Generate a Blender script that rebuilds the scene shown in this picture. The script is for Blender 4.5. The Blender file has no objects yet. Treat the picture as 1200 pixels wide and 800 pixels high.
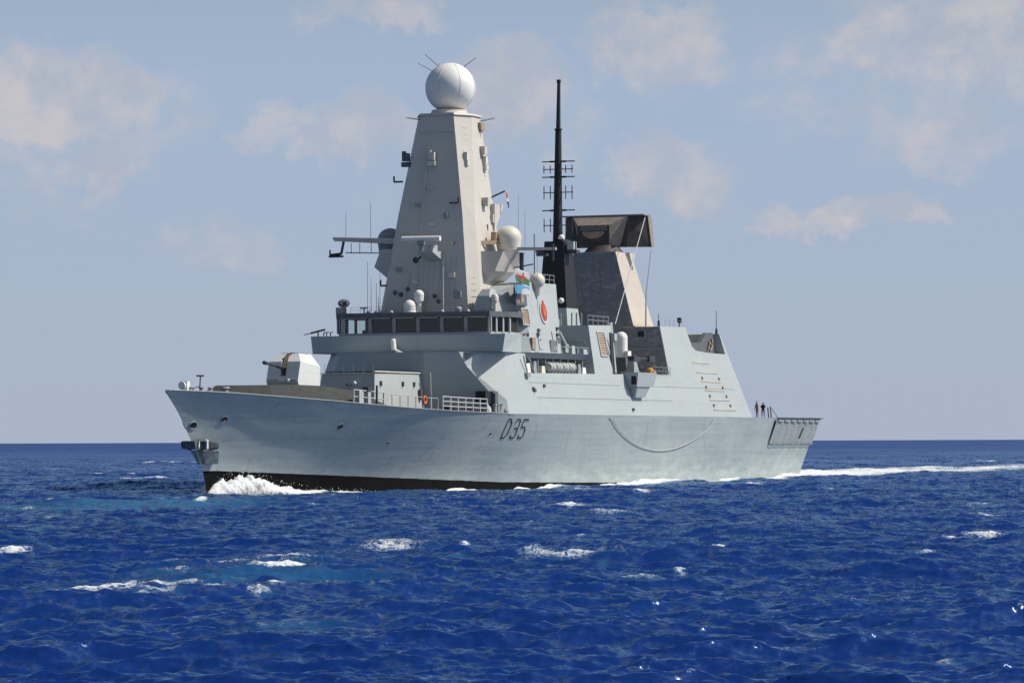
import bpy, bmesh, math, random
import numpy as np
from mathutils import Vector, Matrix

scene = bpy.context.scene
COL = scene.collection
rng = random.Random(7)
R_ = math.radians

# ------------------------------------------------------------------ camera, sky, sun, exposure
cam_data = bpy.data.cameras.new("camera")
cam = bpy.data.objects.new("camera", cam_data)
COL.objects.link(cam)
CAM_POS = Vector((-268.8885, -135.9379, 4.5))
FWD = Vector((0.93008293, 0.36636941, 0.02681794))
RGT = Vector((0.36659222, -0.93037417, -0.00374862))
UPV = Vector((-0.02357733, -0.01331778, 0.99963331))
m = Matrix((RGT, UPV, -FWD)).transposed().to_4x4()
m.translation = CAM_POS
cam.matrix_world = m
cam_data.sensor_width = 36.0
cam_data.lens = 4350.0 / 1200.0 * 36.0
cam_data.clip_start = 1.0
cam_data.clip_end = 90000.0
scene.camera = cam

SUN_EL = R_(47.0)
SUN_AZ = math.atan2(-0.925, 0.38)            # azimuth of the sun in the x/y plane (port side, a little abaft the beam)
SUN_DIR = Vector((math.cos(SUN_EL) * math.cos(SUN_AZ), math.cos(SUN_EL) * math.sin(SUN_AZ), math.sin(SUN_EL)))

scene.view_settings.view_transform = 'Standard'
scene.view_settings.look = 'None'
scene.view_settings.gamma = 1.0
scene.view_settings.use_curve_mapping = False
scene.view_settings.exposure = 0.0
scene.cycles.max_bounces = 5
scene.cycles.transparent_max_bounces = 8
scene.cycles.use_denoising = True

world = bpy.data.worlds.new("World")
scene.world = world
world.use_nodes = True
wt = world.node_tree
wt.nodes.clear()


class NT:
    """small helper for writing node trees"""
    def __init__(self, tree):
        self.t = tree

    def node(self, kind, **kw):
        n = self.t.nodes.new(kind)
        for k, v in kw.items():
            setattr(n, k, v)
        return n

    def link(self, a, b):
        self.t.links.new(a, b)

    def put(self, sock, v):
        if hasattr(v, 'is_linked') or isinstance(v, bpy.types.NodeSocket):
            self.link(v, sock)
        else:
            sock.default_value = v

    def math(self, op, a, b=None, c=None, clamp=False):
        n = self.node('ShaderNodeMath', operation=op, use_clamp=clamp)
        self.put(n.inputs[0], a)
        if b is not None:
            self.put(n.inputs[1], b)
        if c is not None:
            self.put(n.inputs[2], c)
        return n.outputs[0]

    def mix(self, f, a, b, blend='MIX'):
        n = self.node('ShaderNodeMix', data_type='RGBA', blend_type=blend)
        self.put(n.inputs[0], f)
        for s, v in ((n.inputs[6], a), (n.inputs[7], b)):
            if isinstance(v, (tuple, list)):
                s.default_value = (*v[:3], 1)
            else:
                self.link(v, s)
        return n.outputs[2]

    def noise(self, vec, scale, detail=3.0, rough=0.55, dist=0.0):
        n = self.node('ShaderNodeTexNoise')
        if vec is not None:
            self.link(vec, n.inputs['Vector'])
        n.inputs['Scale'].default_value = scale
        n.inputs['Detail'].default_value = detail
        n.inputs['Roughness'].default_value = rough
        n.inputs['Distortion'].default_value = dist
        return n.outputs['Fac']

    def ramp(self, v, a, b, lo=0.0, hi=1.0, smooth=True):
        n = self.node('ShaderNodeMapRange', interpolation_type='SMOOTHSTEP' if smooth else 'LINEAR')
        n.clamp = True
        self.link(v, n.inputs[0])
        n.inputs[1].default_value = a
        n.inputs[2].default_value = b
        n.inputs[3].default_value = lo
        n.inputs[4].default_value = hi
        return n.outputs[0]

    def scaled(self, vec, s, off=(0, 0, 0)):
        n = self.node('ShaderNodeMapping')
        self.link(vec, n.inputs[0])
        n.inputs['Scale'].default_value = s
        n.inputs['Location'].default_value = off
        return n.outputs[0]


W = NT(wt)
sky = W.node('ShaderNodeTexSky', sky_type='NISHITA')
sky.sun_disc = False
sky.sun_elevation = SUN_EL
sky.sun_rotation = math.pi / 2 - SUN_AZ
sky.altitude = 0.0
sky.air_density = 1.0
sky.dust_density = 2.2
sky.ozone_density = 1.5
tc = W.node('ShaderNodeTexCoord')
sep = W.node('ShaderNodeSeparateXYZ')
W.link(tc.outputs['Generated'], sep.inputs[0])
az = W.math('ARCTAN2', sep.outputs[1], sep.outputs[0])
el = W.math('ARCSINE', sep.outputs[2])
SKY_STRENGTH = 0.080
# hazy marine air: the low sky is greyed towards a soft blue
low = W.ramp(el, 0.09, 0.19, 1.0, 0.0)
HAZE_LOW = tuple(c / SKY_STRENGTH for c in (0.420, 0.488, 0.605))
HAZE_HIGH = tuple(c / SKY_STRENGTH for c in (0.372, 0.472, 0.632))
haze = W.mix(W.ramp(el, 0.0, 0.10), HAZE_LOW, HAZE_HIGH)
skycol = W.mix(W.math('MULTIPLY', low, 0.94), sky.outputs[0], haze)
# fair weather clouds, each at its own azimuth and elevation
n1 = W.noise(tc.outputs['Generated'], 48.0, 6.0, 0.62)
n2 = W.noise(W.scaled(tc.outputs['Generated'], (1, 1, 1), (3.1, 1.7, 0.4)), 48.0, 5.0, 0.6)
n3 = W.noise(W.scaled(tc.outputs['Generated'], (1, 1, 1.6), (7.3, 2.1, 5.2)), 95.0, 6.0, 0.6)
azw = W.math('MULTIPLY_ADD', W.math('SUBTRACT', n1, 0.5), 0.034, az)
elw = W.math('MULTIPLY_ADD', W.math('SUBTRACT', n2, 0.5), 0.030, el)
PX = 1.0 / 4350.0
AZ0 = R_(21.5)
CLOUDS = [  # u, v, half width, half height, strength   (photo pixels turned into azimuth / elevation)
    (80, 112, 105, 55, 1.0), (115, 195, 55, 45, .75), (20, 90, 60, 40, .5), (200, 130, 50, 70, .4), (318, 148, 48, 32, .7), (425, 158, 75, 40, .8),
    (590, 110, 75, 65, .95), (655, 150, 70, 50, .45), (770, 55, 78, 60, .9), (795, 205, 62, 45, .8),
    (1040, 55, 70, 55, .75), (1145, 45, 85, 70, .9), (1005, 256, 120, 22, .85), (1120, 165, 70, 45, .65), (1190, 120, 70, 60, .6),
    (440, 8, 95, 22, .65), (265, 292, 75, 26, .5), (470, 225, 70, 26, .3), (950, 90, 70, 50, .35), (830, 245, 60, 22, .35), (60, 245, 90, 20, .35),
    (1075, 95, 190, 90, .5), (60, 160, 150, 90, .5),
    (1400, 120, 160, 70, .9), (1650, 60, 200, 80, .8), (-180, 90, 160, 80, .8), (-450, 160, 180, 50, .8), (-700, 60, 220, 90, .8), (1950, 160, 200, 60, .8),
]
mask = None
for (u, v, hw, hh, s) in CLOUDS:
    a0 = AZ0 - (u - 600) * PX
    e0 = (516.7 - v) * PX
    da = W.math('DIVIDE', W.math('SUBTRACT', azw, a0), hw * 1.22 * PX)
    de = W.math('DIVIDE', W.math('SUBTRACT', elw, e0), hh * 1.18 * PX)
    r2 = W.math('ADD', W.math('MULTIPLY', da, da), W.math('MULTIPLY', de, de))
    f = W.math('MULTIPLY', W.ramp(r2, 1.5, 0.0), s)
    mask = f if mask is None else W.math('MAXIMUM', mask, f)
val = W.math('MULTIPLY_ADD', W.math('SUBTRACT', n3, 0.5), 1.25, mask)
puff = W.math('MULTIPLY', W.ramp(val, 0.08, 1.15), W.ramp(mask, 0.02, 0.40))
# a general sheet of small cumulus over the rest of the sky
sheet = W.math('MULTIPLY', W.ramp(W.noise(W.scaled(tc.outputs['Generated'], (1, 1, 2.2)), 5.0, 6.0, 0.6), 0.50, 0.68), W.ramp(el, 0.13, 0.22, 0.0, 0.15))
puff = W.math('MAXIMUM', puff, sheet)
# grey undersides: density offset towards the sun side
shade = W.ramp(W.math('SUBTRACT', n2, n1), -0.16, 0.16)
ccol = W.mix(shade, tuple(c / SKY_STRENGTH for c in (0.47, 0.48, 0.53)), tuple(c / SKY_STRENGTH for c in (0.70, 0.605, 0.56)))
final = W.mix(W.math('MULTIPLY', puff, 0.60), skycol, ccol)
bg = W.node('ShaderNodeBackground')
bg.inputs[1].default_value = SKY_STRENGTH
W.link(final, bg.inputs[0])
wo = W.node('ShaderNodeOutputWorld')
W.link(bg.outputs[0], wo.inputs[0])

sun_data = bpy.data.lights.new("sun", 'SUN')
sun_data.energy = 5.0
sun_data.angle = R_(0.53)
sun_data.color = (1.0, 0.945, 0.86)
sun = bpy.data.objects.new("sun", sun_data)
COL.objects.link(sun)
sun.rotation_euler = (-SUN_DIR).to_track_quat('-Z', 'Y').to_euler()
sun.location = (0, -60, 120)


# ------------------------------------------------------------------ materials
def new_mat(name):
    mt = bpy.data.materials.new(name)
    mt.use_nodes = True
    mt.node_tree.nodes.clear()
    n = NT(mt.node_tree)
    out = n.node('ShaderNodeOutputMaterial')
    bs = n.node('ShaderNodeBsdfPrincipled')
    n.link(bs.outputs[0], out.inputs[0])
    co = n.node('ShaderNodeTexCoord').outputs['Object']
    return mt, n, bs, co, out


def plates(n, co, w, h, mortar=0.030):
    """weld seams between plates, laid out along the ship and up the side"""
    sx = n.node('ShaderNodeSeparateXYZ')
    n.link(co, sx.inputs[0])
    cx = n.node('ShaderNodeCombineXYZ')
    n.link(n.math('ADD', sx.outputs[0], n.math('MULTIPLY', sx.outputs[1], 0.9)), cx.inputs[0])
    n.link(sx.outputs[2], cx.inputs[1])
    b = n.node('ShaderNodeTexBrick')
    n.link(cx.outputs[0], b.inputs['Vector'])
    b.inputs['Scale'].default_value = 1.0
    b.inputs['Mortar Size'].default_value = mortar
    b.inputs['Mortar Smooth'].default_value = 0.6
    b.inputs['Brick Width'].default_value = w
    b.inputs['Row Height'].default_value = h
    return b.outputs['Fac']


def paint(name, base, dirt=(0.20, 0.16, 0.12), rough=0.55, patch=0.10, streak=0.25, plate=0.25, seam=False):
    """weathered ship paint: touched-up patches, vertical run-off streaks, faint plating waviness"""
    mt, n, bs, co, _ = new_mat(name)
    big = n.noise(n.scaled(co, (0.16, 0.3, 0.45)), 1.0, 4.0, 0.6)
    hue = n.noise(n.scaled(co, (0.4, 0.4, 0.5), (5, 9, 2)), 1.0, 3.0, 0.6)
    c = n.mix(n.math('MULTIPLY', n.ramp(hue, 0.4, 0.65), patch * 2.2), base, tuple(b * f for b, f in zip(base, (1.06, 1.0, 0.90))))
    c = n.mix(n.ramp(big, 0.35, 0.65, 0.0, patch * 3), c, tuple(b * 0.80 for b in base))
    st = n.noise(n.scaled(co, (2.4, 2.4, 0.10)), 1.0, 5.0, 0.65)
    c = n.mix(n.ramp(st, 0.56, 0.78, 0.0, streak), c, dirt)
    fine = n.noise(n.scaled(co, (5, 5, 5)), 1.0, 4.0, 0.7)
    c = n.mix(n.ramp(fine, 0.58, 0.75, 0.0, patch * 1.6), c, tuple(b * 0.62 for b in base))
    c = n.mix(n.math('MULTIPLY', plates(n, co, 4.6, 2.1), 0.30), c, tuple(b * 0.55 for b in base))
    n.link(c, bs.inputs['Base Color'])
    bs.inputs['Roughness'].default_value = rough
    bs.inputs['Specular IOR Level'].default_value = 0.35
    wav = n.noise(n.scaled(co, (0.55, 0.55, 0.9), (2, 2, 2)), 1.0, 3.0, 0.5)
    bp = n.node('ShaderNodeBump')
    bp.inputs['Strength'].default_value = plate
    bp.inputs['Distance'].default_value = 0.25
    n.link(wav, bp.inputs['Height'])
    n.link(bp.outputs[0], bs.inputs['Normal'])
    return mt


def plain(name, base, rough=0.5, metal=0.0, spec=0.4, vary=0.15):
    mt, n, bs, co, _ = new_mat(name)
    f = n.noise(co, 2.5, 4.0, 0.6)
    c = n.mix(n.ramp(f, 0.3, 0.7), tuple(b * (1 - vary) for b in base), tuple(min(1, b * (1 + vary * 0.6)) for b in base))
    n.link(c, bs.inputs['Base Color'])
    bs.inputs['Roughness'].default_value = rough
    bs.inputs['Metallic'].default_value = metal
    bs.inputs['Specular IOR Level'].default_value = spec
    return mt


M = {}
M['super'] = paint('superstructure_paint', (0.362, 0.396, 0.392), streak=0.28, patch=0.07, plate=0.14)
M['mast'] = paint('mast_paint', (0.50, 0.47, 0.42), streak=0.22, patch=0.07, plate=0.10)
M['tower'] = paint('aft_tower_paint', (0.47, 0.42, 0.355), dirt=(0.07, 0.06, 0.05), streak=0.25, patch=0.08, plate=0.5)
M['gun'] = paint('gun_house_paint', (0.56, 0.57, 0.55), streak=0.10, patch=0.05, plate=0.06)
M['deck'] = plain('deck_coating', (0.038, 0.042, 0.039), 0.9, vary=0.25)
M['dark_grey'] = plain('dark_grey_paint', (0.10, 0.105, 0.115), 0.6)
M['mid_grey'] = plain('mid_grey_paint', (0.26, 0.275, 0.28), 0.55)
M['black'] = plain('sooty_black_paint', (0.012, 0.012, 0.015), 0.6, vary=0.3)
M['radar'] = plain('radar_dark_panel', (0.060, 0.050, 0.043), 0.65, vary=0.25)
M['white'] = plain('white_radome_plastic', (0.70, 0.69, 0.64), 0.5, vary=0.05)
M['cream'] = plain('cream_radome_plastic', (0.58, 0.555, 0.46), 0.5, vary=0.06)
M['metal'] = plain('dark_steel', (0.06, 0.06, 0.065), 0.45, 0.3)
M['galv'] = plain('galvanised_rail', (0.42, 0.42, 0.41), 0.5, 0.1)
M['rust'] = plain('rusty_steel', (0.19, 0.10, 0.055), 0.8, vary=0.35)
M['tan'] = plain('weathered_tan_board', (0.33, 0.24, 0.16), 0.7, vary=0.25)
M['olive'] = plain('stained_olive_grey', (0.29, 0.30, 0.25), 0.7, vary=0.3)
M['mid_brown'] = plain('weathered_brown', (0.16, 0.14, 0.12), 0.7)
M['canister'] = plain('dulled_white_plastic', (0.47, 0.47, 0.44), 0.6, vary=0.12)
M['radar_frame'] = plain('radar_frame_brown', (0.24, 0.205, 0.17), 0.65, vary=0.2)
M['red'] = plain('red_enamel', (0.40, 0.045, 0.04), 0.5)
M['badge_gold'] = plain('badge_gold', (0.42, 0.12, 0.05), 0.6)
M['orange'] = plain('orange_plastic', (0.62, 0.13, 0.035), 0.6)
M['amber'] = plain('amber_cover', (0.45, 0.22, 0.05), 0.7)
M['strip'] = plain('faded_strip', (0.43, 0.38, 0.30), 0.8)
M['rope'] = plain('pale_rope', (0.40, 0.41, 0.39), 0.9)
mt, n, bs, co, _ = new_mat('absorber_panel')
f = n.noise(n.scaled(co, (1, .75, 1.5)), 1.0, 5.0, 0.65, 1.2)
c = n.mix(n.ramp(f, .46, .68), (0.16, 0.16, 0.172), (0.26, 0.255, 0.26))  # paler mottling stands in for light reflected off the waves
c = n.mix(n.ramp(n.noise(n.scaled(co, (2.4, 2.4, .12)), 1.0, 5.0, .65), .52, .75, 0, .5), c, (0.10, 0.098, 0.10))
c = n.mix(n.math('MULTIPLY', plates(n, co, 1.6, 1.2), 0.35), c, (0.09, 0.09, 0.095))
n.link(c, bs.inputs['Base Color'])
bs.inputs['Roughness'].default_value = 0.6
M['absorber'] = mt
M['net'] = plain('net_frame_grey', (0.255, 0.285, 0.285), 0.75, vary=0.25)
M['marking'] = plain('number_black', (0.02, 0.02, 0.022), 0.6)
M['number_grey'] = plain('number_grey', (0.30, 0.31, 0.31), 0.6)
M['green'] = plain('flag_green', (0.05, 0.19, 0.08), 0.9)
M['cloth_white'] = plain('flag_white', (0.55, 0.55, 0.53), 0.9)
M['cloth_red'] = plain('flag_red', (0.42, 0.05, 0.05), 0.9)
M['cloth_blue'] = plain('flag_light_blue', (0.11, 0.32, 0.50), 0.9)
M['cloth_navy'] = plain('flag_navy', (0.02, 0.03, 0.12), 0.9)
M['skin'] = plain('skin', (0.42, 0.24, 0.16), 0.6)
M['uniform'] = plain('dark_uniform', (0.022, 0.024, 0.03), 0.85)
M['uniform_tan'] = plain('tan_overalls', (0.24, 0.13, 0.07), 0.85)

# bridge glass: really see-through, tinted
mt, n, bs, co, out = new_mat('bridge_glass')
tr = n.node('ShaderNodeBsdfTransparent')
tr.inputs[0].default_value = (0.80, 0.86, 0.84, 1)
gl = n.node('ShaderNodeBsdfGlossy')
gl.inputs[1].default_value = 0.05
mx = n.node('ShaderNodeMixShader')
mx.inputs[0].default_value = 0.04
n.link(tr.outputs[0], mx.inputs[1])
n.link(gl.outputs[0], mx.inputs[2])
n.link(mx.outputs[0], out.inputs[0])
M['glass'] = mt
M['interior'] = plain('bridge_interior', (0.012, 0.013, 0.016), 0.8)

# hull paint with the black boot topping, plating strakes and salt / scuff wear
mt, n, bs, co, out = new_mat('hull_paint')
sp = n.node('ShaderNodeSeparateXYZ')
n.link(co, sp.inputs[0])
base = (0.290, 0.338, 0.340)
strake = n.noise(n.scaled(co, (0.05, 0.05, 2.6)), 1.0, 5.0, 0.6)
cloudy = n.noise(n.scaled(co, (0.10, 0.1, 0.22), (4, 0, 1)), 1.0, 4.0, 0.6)
c = n.mix(n.ramp(strake, 0.44, 0.60, 0.0, 0.50), base, tuple(b * 0.84 for b in base))
c = n.mix(n.ramp(cloudy, 0.46, 0.62, 0.0, 0.80), c, (0.335, 0.375, 0.365))
c = n.mix(n.ramp(n.noise(n.scaled(co, (0.5, 0.5, 0.7), (9, 3, 1)), 1.0, 4.0, 0.65), 0.54, 0.68, 0.0, 0.45), c, (0.26, 0.275, 0.265))
run = n.noise(n.scaled(co, (1.5, 1.5, 0.09), (0, 2, 0)), 1.0, 5.0, 0.65)
c = n.mix(n.ramp(run, 0.55, 0.75, 0.0, 0.50), c, (0.20, 0.17, 0.14))
c = n.mix(n.math('MULTIPLY', plates(n, co, 7.5, 2.4, 0.035), 0.28), c, (0.20, 0.225, 0.225))
salt = n.noise(n.scaled(co, (0.35, 0.35, 1.2), (1, 0, 7)), 1.0, 5.0, 0.6)
lowz = n.ramp(sp.outputs[2], 1.2, 3.4, 1.0, 0.0)
c = n.mix(n.math('MULTIPLY', n.ramp(salt, 0.45, 0.65), n.math('MULTIPLY', lowz, 0.55)), c, (0.42, 0.45, 0.44))
l1 = n.ramp(sp.outputs[0], 8.0, 55.0, 2.15, 0.66, smooth=False)
l2 = n.ramp(sp.outputs[0], 55.0, 95.0, 0.0, 0.52, smooth=False)
line = n.math('SUBTRACT', l1, l2)
ragged = n.math('MULTIPLY_ADD', n.noise(n.scaled(co, (0.6, 0.6, 0.6), (1, 1, 1)), 1.0, 4.0, 0.6), 0.10, -0.05)
isboot = n.ramp(n.math('SUBTRACT', n.math('ADD', line, ragged), sp.outputs[2]), -0.02, 0.02, smooth=False)
boot = n.mix(n.ramp(n.noise(n.scaled(co, (0.5, 0.5, 1.6)), 1.0, 5.0, 0.7), 0.45, 0.72, 0.0, 0.6), (0.006, 0.006, 0.007), (0.017, 0.0155, 0.0145))
c = n.mix(isboot, c, boot)
n.link(c, bs.inputs['Base Color'])
bs.inputs['Roughness'].default_value = 0.62
n.link(n.math('MULTIPLY_ADD', isboot, -0.22, 0.25), bs.inputs['Specular IOR Level'])
wv = n.math('ADD', n.math('MULTIPLY', n.noise(n.scaled(co, (0.12, 0.12, 1.1), (3, 0, 0)), 1.0, 3.0, 0.5), 1.0), n.math('MULTIPLY', n.noise(n.scaled(co, (0.6, 0.6, 0.6)), 1.0, 2.0, 0.5), 0.5))
bp = n.node('ShaderNodeBump')
bp.inputs['Strength'].default_value = 0.13
bp.inputs['Distance'].default_value = 0.30
n.link(wv, bp.inputs['Height'])
n.link(bp.outputs[0], bs.inputs['Normal'])
M['hull'] = mt


# ------------------------------------------------------------------ mesh building helpers
# parts that come as several separate pieces: each piece becomes a mesh of its own
SPLIT = set('''roof_bulwark mooring_bitts side_fitting bay_gear bollard bay_stanchion front_lamp roof_lamp house_fitting front_box fire_gear
rubbing_strip tie_down_pad silo_fitting console vertical_rail forecastle_locker front_fitting plating_seam drip_strip slot_lining bulkhead
cradle ladder_rung silo_hatch mast_fitting crane_post silo_coaming bay_davit roof_gear hatch_trim'''.split())


class MB:
    def __init__(self):
        self.v, self.f, self.m = [], [], []

    def add(self, verts, faces, mi=0):
        o = len(self.v)
        self.v += [tuple(p) for p in verts]
        self.f += [tuple(i + o for i in f) for f in faces]
        self.m += [mi] * len(faces)
        return self

    def box(self, x0, x1, y0, y1, z0, z1, mi=0):
        vs = [(x, y, z) for z in (z0, z1) for y in (y0, y1) for x in (x0, x1)]
        return self.add(vs, [(0, 1, 3, 2), (4, 6, 7, 5), (0, 4, 5, 1), (2, 3, 7, 6), (0, 2, 6, 4), (1, 5, 7, 3)], mi)

    def loft(self, rings, mi=0, cap=True):
        k = len(rings[0])
        vs = [p for r in rings for p in r]
        fs = []
        for i in range(len(rings) - 1):
            for j in range(k):
                a, b = i * k + j, i * k + (j + 1) % k
                fs.append((a, b, b + k, a + k))
        if cap:
            fs.append(tuple(range(k)))
            fs.append(tuple((len(rings) - 1) * k + j for j in range(k)))
        return self.add(vs, fs, mi)

    def frustum(self, bottom, zb, top, zt, mi=0):
        return self.loft([[(x, y, zb) for x, y in bottom], [(x, y, zt) for x, y in top]], mi)

    def prism_y(self, prof, y0, y1, mi=0):
        return self.loft([[(x, y0, z) for x, z in prof], [(x, y1, z) for x, z in prof]], mi)

    def tube(self, p0, p1, r0, r1=None, nseg=8, mi=0):
        r1 = r0 if r1 is None else r1
        p0, p1 = Vector(p0), Vector(p1)
        d = (p1 - p0).normalized()
        a = d.orthogonal().normalized()
        b = d.cross(a)
        rings = []
        for p, r in ((p0, r0), (p1, r1)):
            rings.append([tuple(p + (a * math.cos(t) + b * math.sin(t)) * r) for t in [2 * math.pi * i / nseg for i in range(nseg)]])
        return self.loft(rings, mi)

    def path(self, pts, r, nseg=6, mi=0):
        for a, b in zip(pts[:-1], pts[1:]):
            self.tube(a, b, r, r, nseg, mi)
        return self

    def lathe(self, c, prof, nseg=24, mi=0, axis='z'):
        rings = []
        for r, h in prof:
            ring = []
            for i in range(nseg):
                t = 2 * math.pi * i / nseg
                q = (r * math.cos(t), r * math.sin(t), h)
                if axis == 'x':
                    q = (q[2], q[0], q[1])
                elif axis == 'y':
                    q = (q[0], q[2], q[1])
                ring.append((c[0] + q[0], c[1] + q[1], c[2] + q[2]))
            rings.append(ring)
        return self.loft(rings, mi)

    def ball(self, c, r, nseg=24, lo=-1.0, squash=1.0, mi=0):
        prof = []
        k = 14
        t0 = math.asin(max(-1, lo))
        for i in range(k + 1):
            t = t0 + (math.pi / 2 - t0) * i / k
            prof.append((max(1e-3, r * math.cos(t)), r * squash * math.sin(t)))
        return self.lathe(c, prof, nseg, mi)

    def islands(self):
        par = list(range(len(self.v)))
        def find(i):
            while par[i] != i:
                par[i] = par[par[i]]
                i = par[i]
            return i
        for f in self.f:
            for q in f[1:]:
                par[find(q)] = find(f[0])
        groups = {}
        for f, q in zip(self.f, self.m):
            groups.setdefault(find(f[0]), []).append((f, q))
        out = []
        for fs in groups.values():
            ids = sorted({i for f, _ in fs for i in f})
            mp = {i: k for k, i in enumerate(ids)}
            b = MB()
            b.v = [self.v[i] for i in ids]
            b.f = [tuple(mp[i] for i in f) for f, _ in fs]
            b.m = [q for _, q in fs]
            out.append(b)
        return out

    def build(self, name, mat, parent=None, smooth=False, angle=35, loc=None):
        if name in SPLIT:
            isl = self.islands()
            if len(isl) > 1:
                return [b.build1(name, mat, parent, smooth, angle, loc) for b in isl]
        return self.build1(name, mat, parent, smooth, angle, loc)

    def build1(self, name, mat, parent=None, smooth=False, angle=35, loc=None):
        me = bpy.data.meshes.new(name)
        me.from_pydata(self.v, [], self.f)
        mats = mat if isinstance(mat, (list, tuple)) else [mat]
        for q in mats:
            me.materials.append(q)
        if len(mats) > 1:
            me.polygons.foreach_set('material_index', self.m)
        bm = bmesh.new()
        bm.from_mesh(me)
        bmesh.ops.remove_doubles(bm, verts=bm.verts, dist=1e-5)
        bmesh.ops.recalc_face_normals(bm, faces=bm.faces)
        if smooth:
            for f in bm.faces:
                f.smooth = True
            for e in bm.edges:
                if len(e.link_faces) == 2 and e.calc_face_angle(0) > R_(angle):
                    e.smooth = False
        bm.to_mesh(me)
        bm.free()
        o = bpy.data.objects.new(name, me)
        COL.objects.link(o)
        if parent is not None:
            o.parent = parent
            if parent.get('base') is not None and loc is None:
                loc = tuple(-q for q in parent['base'])
        if loc is not None:
            o.location = loc
        return o


def mirror(pts):
    return [(x, -y, z) for x, y, z in pts]


# ------------------------------------------------------------------ hull shape
STEM_Z = [-6, 0.27, 1.8, 4.0, 5.0, 6.3, 8.72]
STEM_X = [9.0, 7.3, 6.75, 5.15, 4.05, 2.75, 0.0]
DECK_X = [0, 3, 6, 10, 14, 20, 26, 32, 38, 44, 50, 60, 110, 124, 132, 142, 152.2]
DECK_B = [0, 1.75, 3.1, 4.6, 5.8, 7.1, 8.1, 8.9, 9.4, 9.8, 10.0, 10.0, 10.0, 10.0, 9.75, 9.4, 8.9]
SHEER_X = [0, 3, 6, 10, 14, 20, 26, 32, 38, 44, 50, 152.2]
SHEER_Z = [8.72, 8.65, 8.53, 8.30, 8.12, 7.86, 7.58, 7.36, 7.2, 7.1, 7.05, 7.03]
WL_X = [0, 7, 15, 25, 35, 46, 60, 75, 100, 125, 152.2]
WL_B = [0, 0.35, 1.2, 2.7, 4.5, 6.4, 8.0, 8.8, 8.9, 8.5, 7.4]


def faired(X, B, win, n=1600):
    x = np.linspace(X[0], X[-1], n)
    y = np.interp(x, X, B)
    k = max(3, int(win / (x[1] - x[0])) | 1)
    w = np.hanning(k + 2)[1:-1]
    w /= w.sum()
    pad = k // 2
    lo = 2 * y[0] - y[1:pad + 1][::-1]
    hi = 2 * y[-1] - y[-pad - 1:-1][::-1]
    return x, np.convolve(np.concatenate([lo, y, hi]), w, 'valid')


WL_X, WL_B = faired(WL_X, WL_B, 22)
DECK_X, DECK_B = faired(DECK_X, DECK_B, 9)
SHEER_X, SHEER_Z = faired(SHEER_X, SHEER_Z, 12)
STEM_Z, STEM_X = faired(STEM_Z, STEM_X, 2.0)


def x_stem(z):
    return np.interp(z, STEM_Z, STEM_X)


def x_end(z):
    return 148.6 + 3.6 * np.clip(z / 7.03, -0.3, 1)


def hull_b(s, z):
    """half breadth at the fraction s of the length and the height z"""
    X = s * 152.2
    zs = np.interp(X, SHEER_X, SHEER_Z)
    dk = np.interp(X, DECK_X, DECK_B)
    wl = np.interp(X, WL_X, WL_B)
    w = np.clip(z / zs, 0, 1)
    p = np.interp(X, [0, 25, 60, 152], [0.84, 0.88, 1.0, 1.0])
    b = wl + (dk - wl) * w ** p
    return np.where(z < 0, wl * (1 + 0.08 * z), b)


def hull_y(X, z):
    s = (X - x_stem(z)) / (x_end(z) - x_stem(z))
    return hull_b(np.clip(s, 0, 1), z)


def sheer(X):
    return float(np.interp(X, SHEER_X, SHEER_Z))


def side_y(z):
    return 10.0 - 0.2 * (z - 7.05)


def empty(name, loc):
    o = bpy.data.objects.new(name, None)
    o.empty_display_size = 1.0
    COL.objects.link(o)
    o.location = loc
    o['base'] = tuple(loc)
    return o


ship = empty('warship', (76.0, 0.0, 0.0))
ship['label'] = 'grey navy destroyer with tall pyramid mast and white ball radome under way on blue sea'
ship['category'] = 'warship'

mb = MB()
SS = np.concatenate([np.linspace(0, 0.12, 26), np.linspace(0.135, 1, 62)])
LV = 22
rings = []
for s in SS:
    ring = []
    zs = np.interp(s * 152.2, SHEER_X, SHEER_Z)
    for k in range(LV + 1):
        z = -3.0 + (zs + 3.0) * k / LV
        ring.append((float(x_stem(z) + s * (x_end(z) - x_stem(z))), float(hull_b(s, z)), float(z)))
    rings.append(ring)
NS = len(SS)
vs = [(x, -y, z) for r in rings for x, y, z in r] + [(x, y, z) for r in rings for x, y, z in r]
fs = []
K = LV + 1
off = NS * K
for i in range(NS - 1):
    for k in range(LV):
        a = i * K + k
        fs.append((a, a + K, a + K + 1, a + 1))
        fs.append((off + a, off + a + 1, off + a + K + 1, off + a + K))
for k in range(LV):   # transom
    a = (NS - 1) * K + k
    fs.append((a, off + a, off + a + 1, a + 1))
for i in range(NS - 1):   # keel plate
    a = i * K
    fs.append((a, off + a, off + a + K, a + K))
mb.add(vs, fs)
hull = mb.build('hull', M['hull'], ship, smooth=True, angle=40)

mb = MB()
vs, fs = [], []
for i, s in enumerate(SS):
    x, y, z = rings[i][-1]
    vs += [(x, -y, z), (x, 0, z + 0.03 + 0.012 * y), (x, y, z)]
for i in range(NS - 1):
    a = i * 3
    fs += [(a, a + 1, a + 4, a + 3), (a + 1, a + 2, a + 5, a + 4)]
mb.add(vs, fs)
mb.build('deck', M['deck'], ship)

# toe rail along the deck edge of the forecastle
for sgn in (-1, 1):
    mb = MB()
    pts = []
    for X in np.linspace(0.6, 50, 40):
        z = sheer(X)
        pts.append((X, sgn * (float(np.interp(X, DECK_X, DECK_B)) - 0.05), z + 0.03))
    mb.path(pts, 0.045, 5)
    mb.build('toe_rail', M['mid_grey'], ship)


def on_hull(X, z, out=0.04, sgn=-1):
    return (X, sgn * (float(hull_y(X, z)) + out), z)


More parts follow.
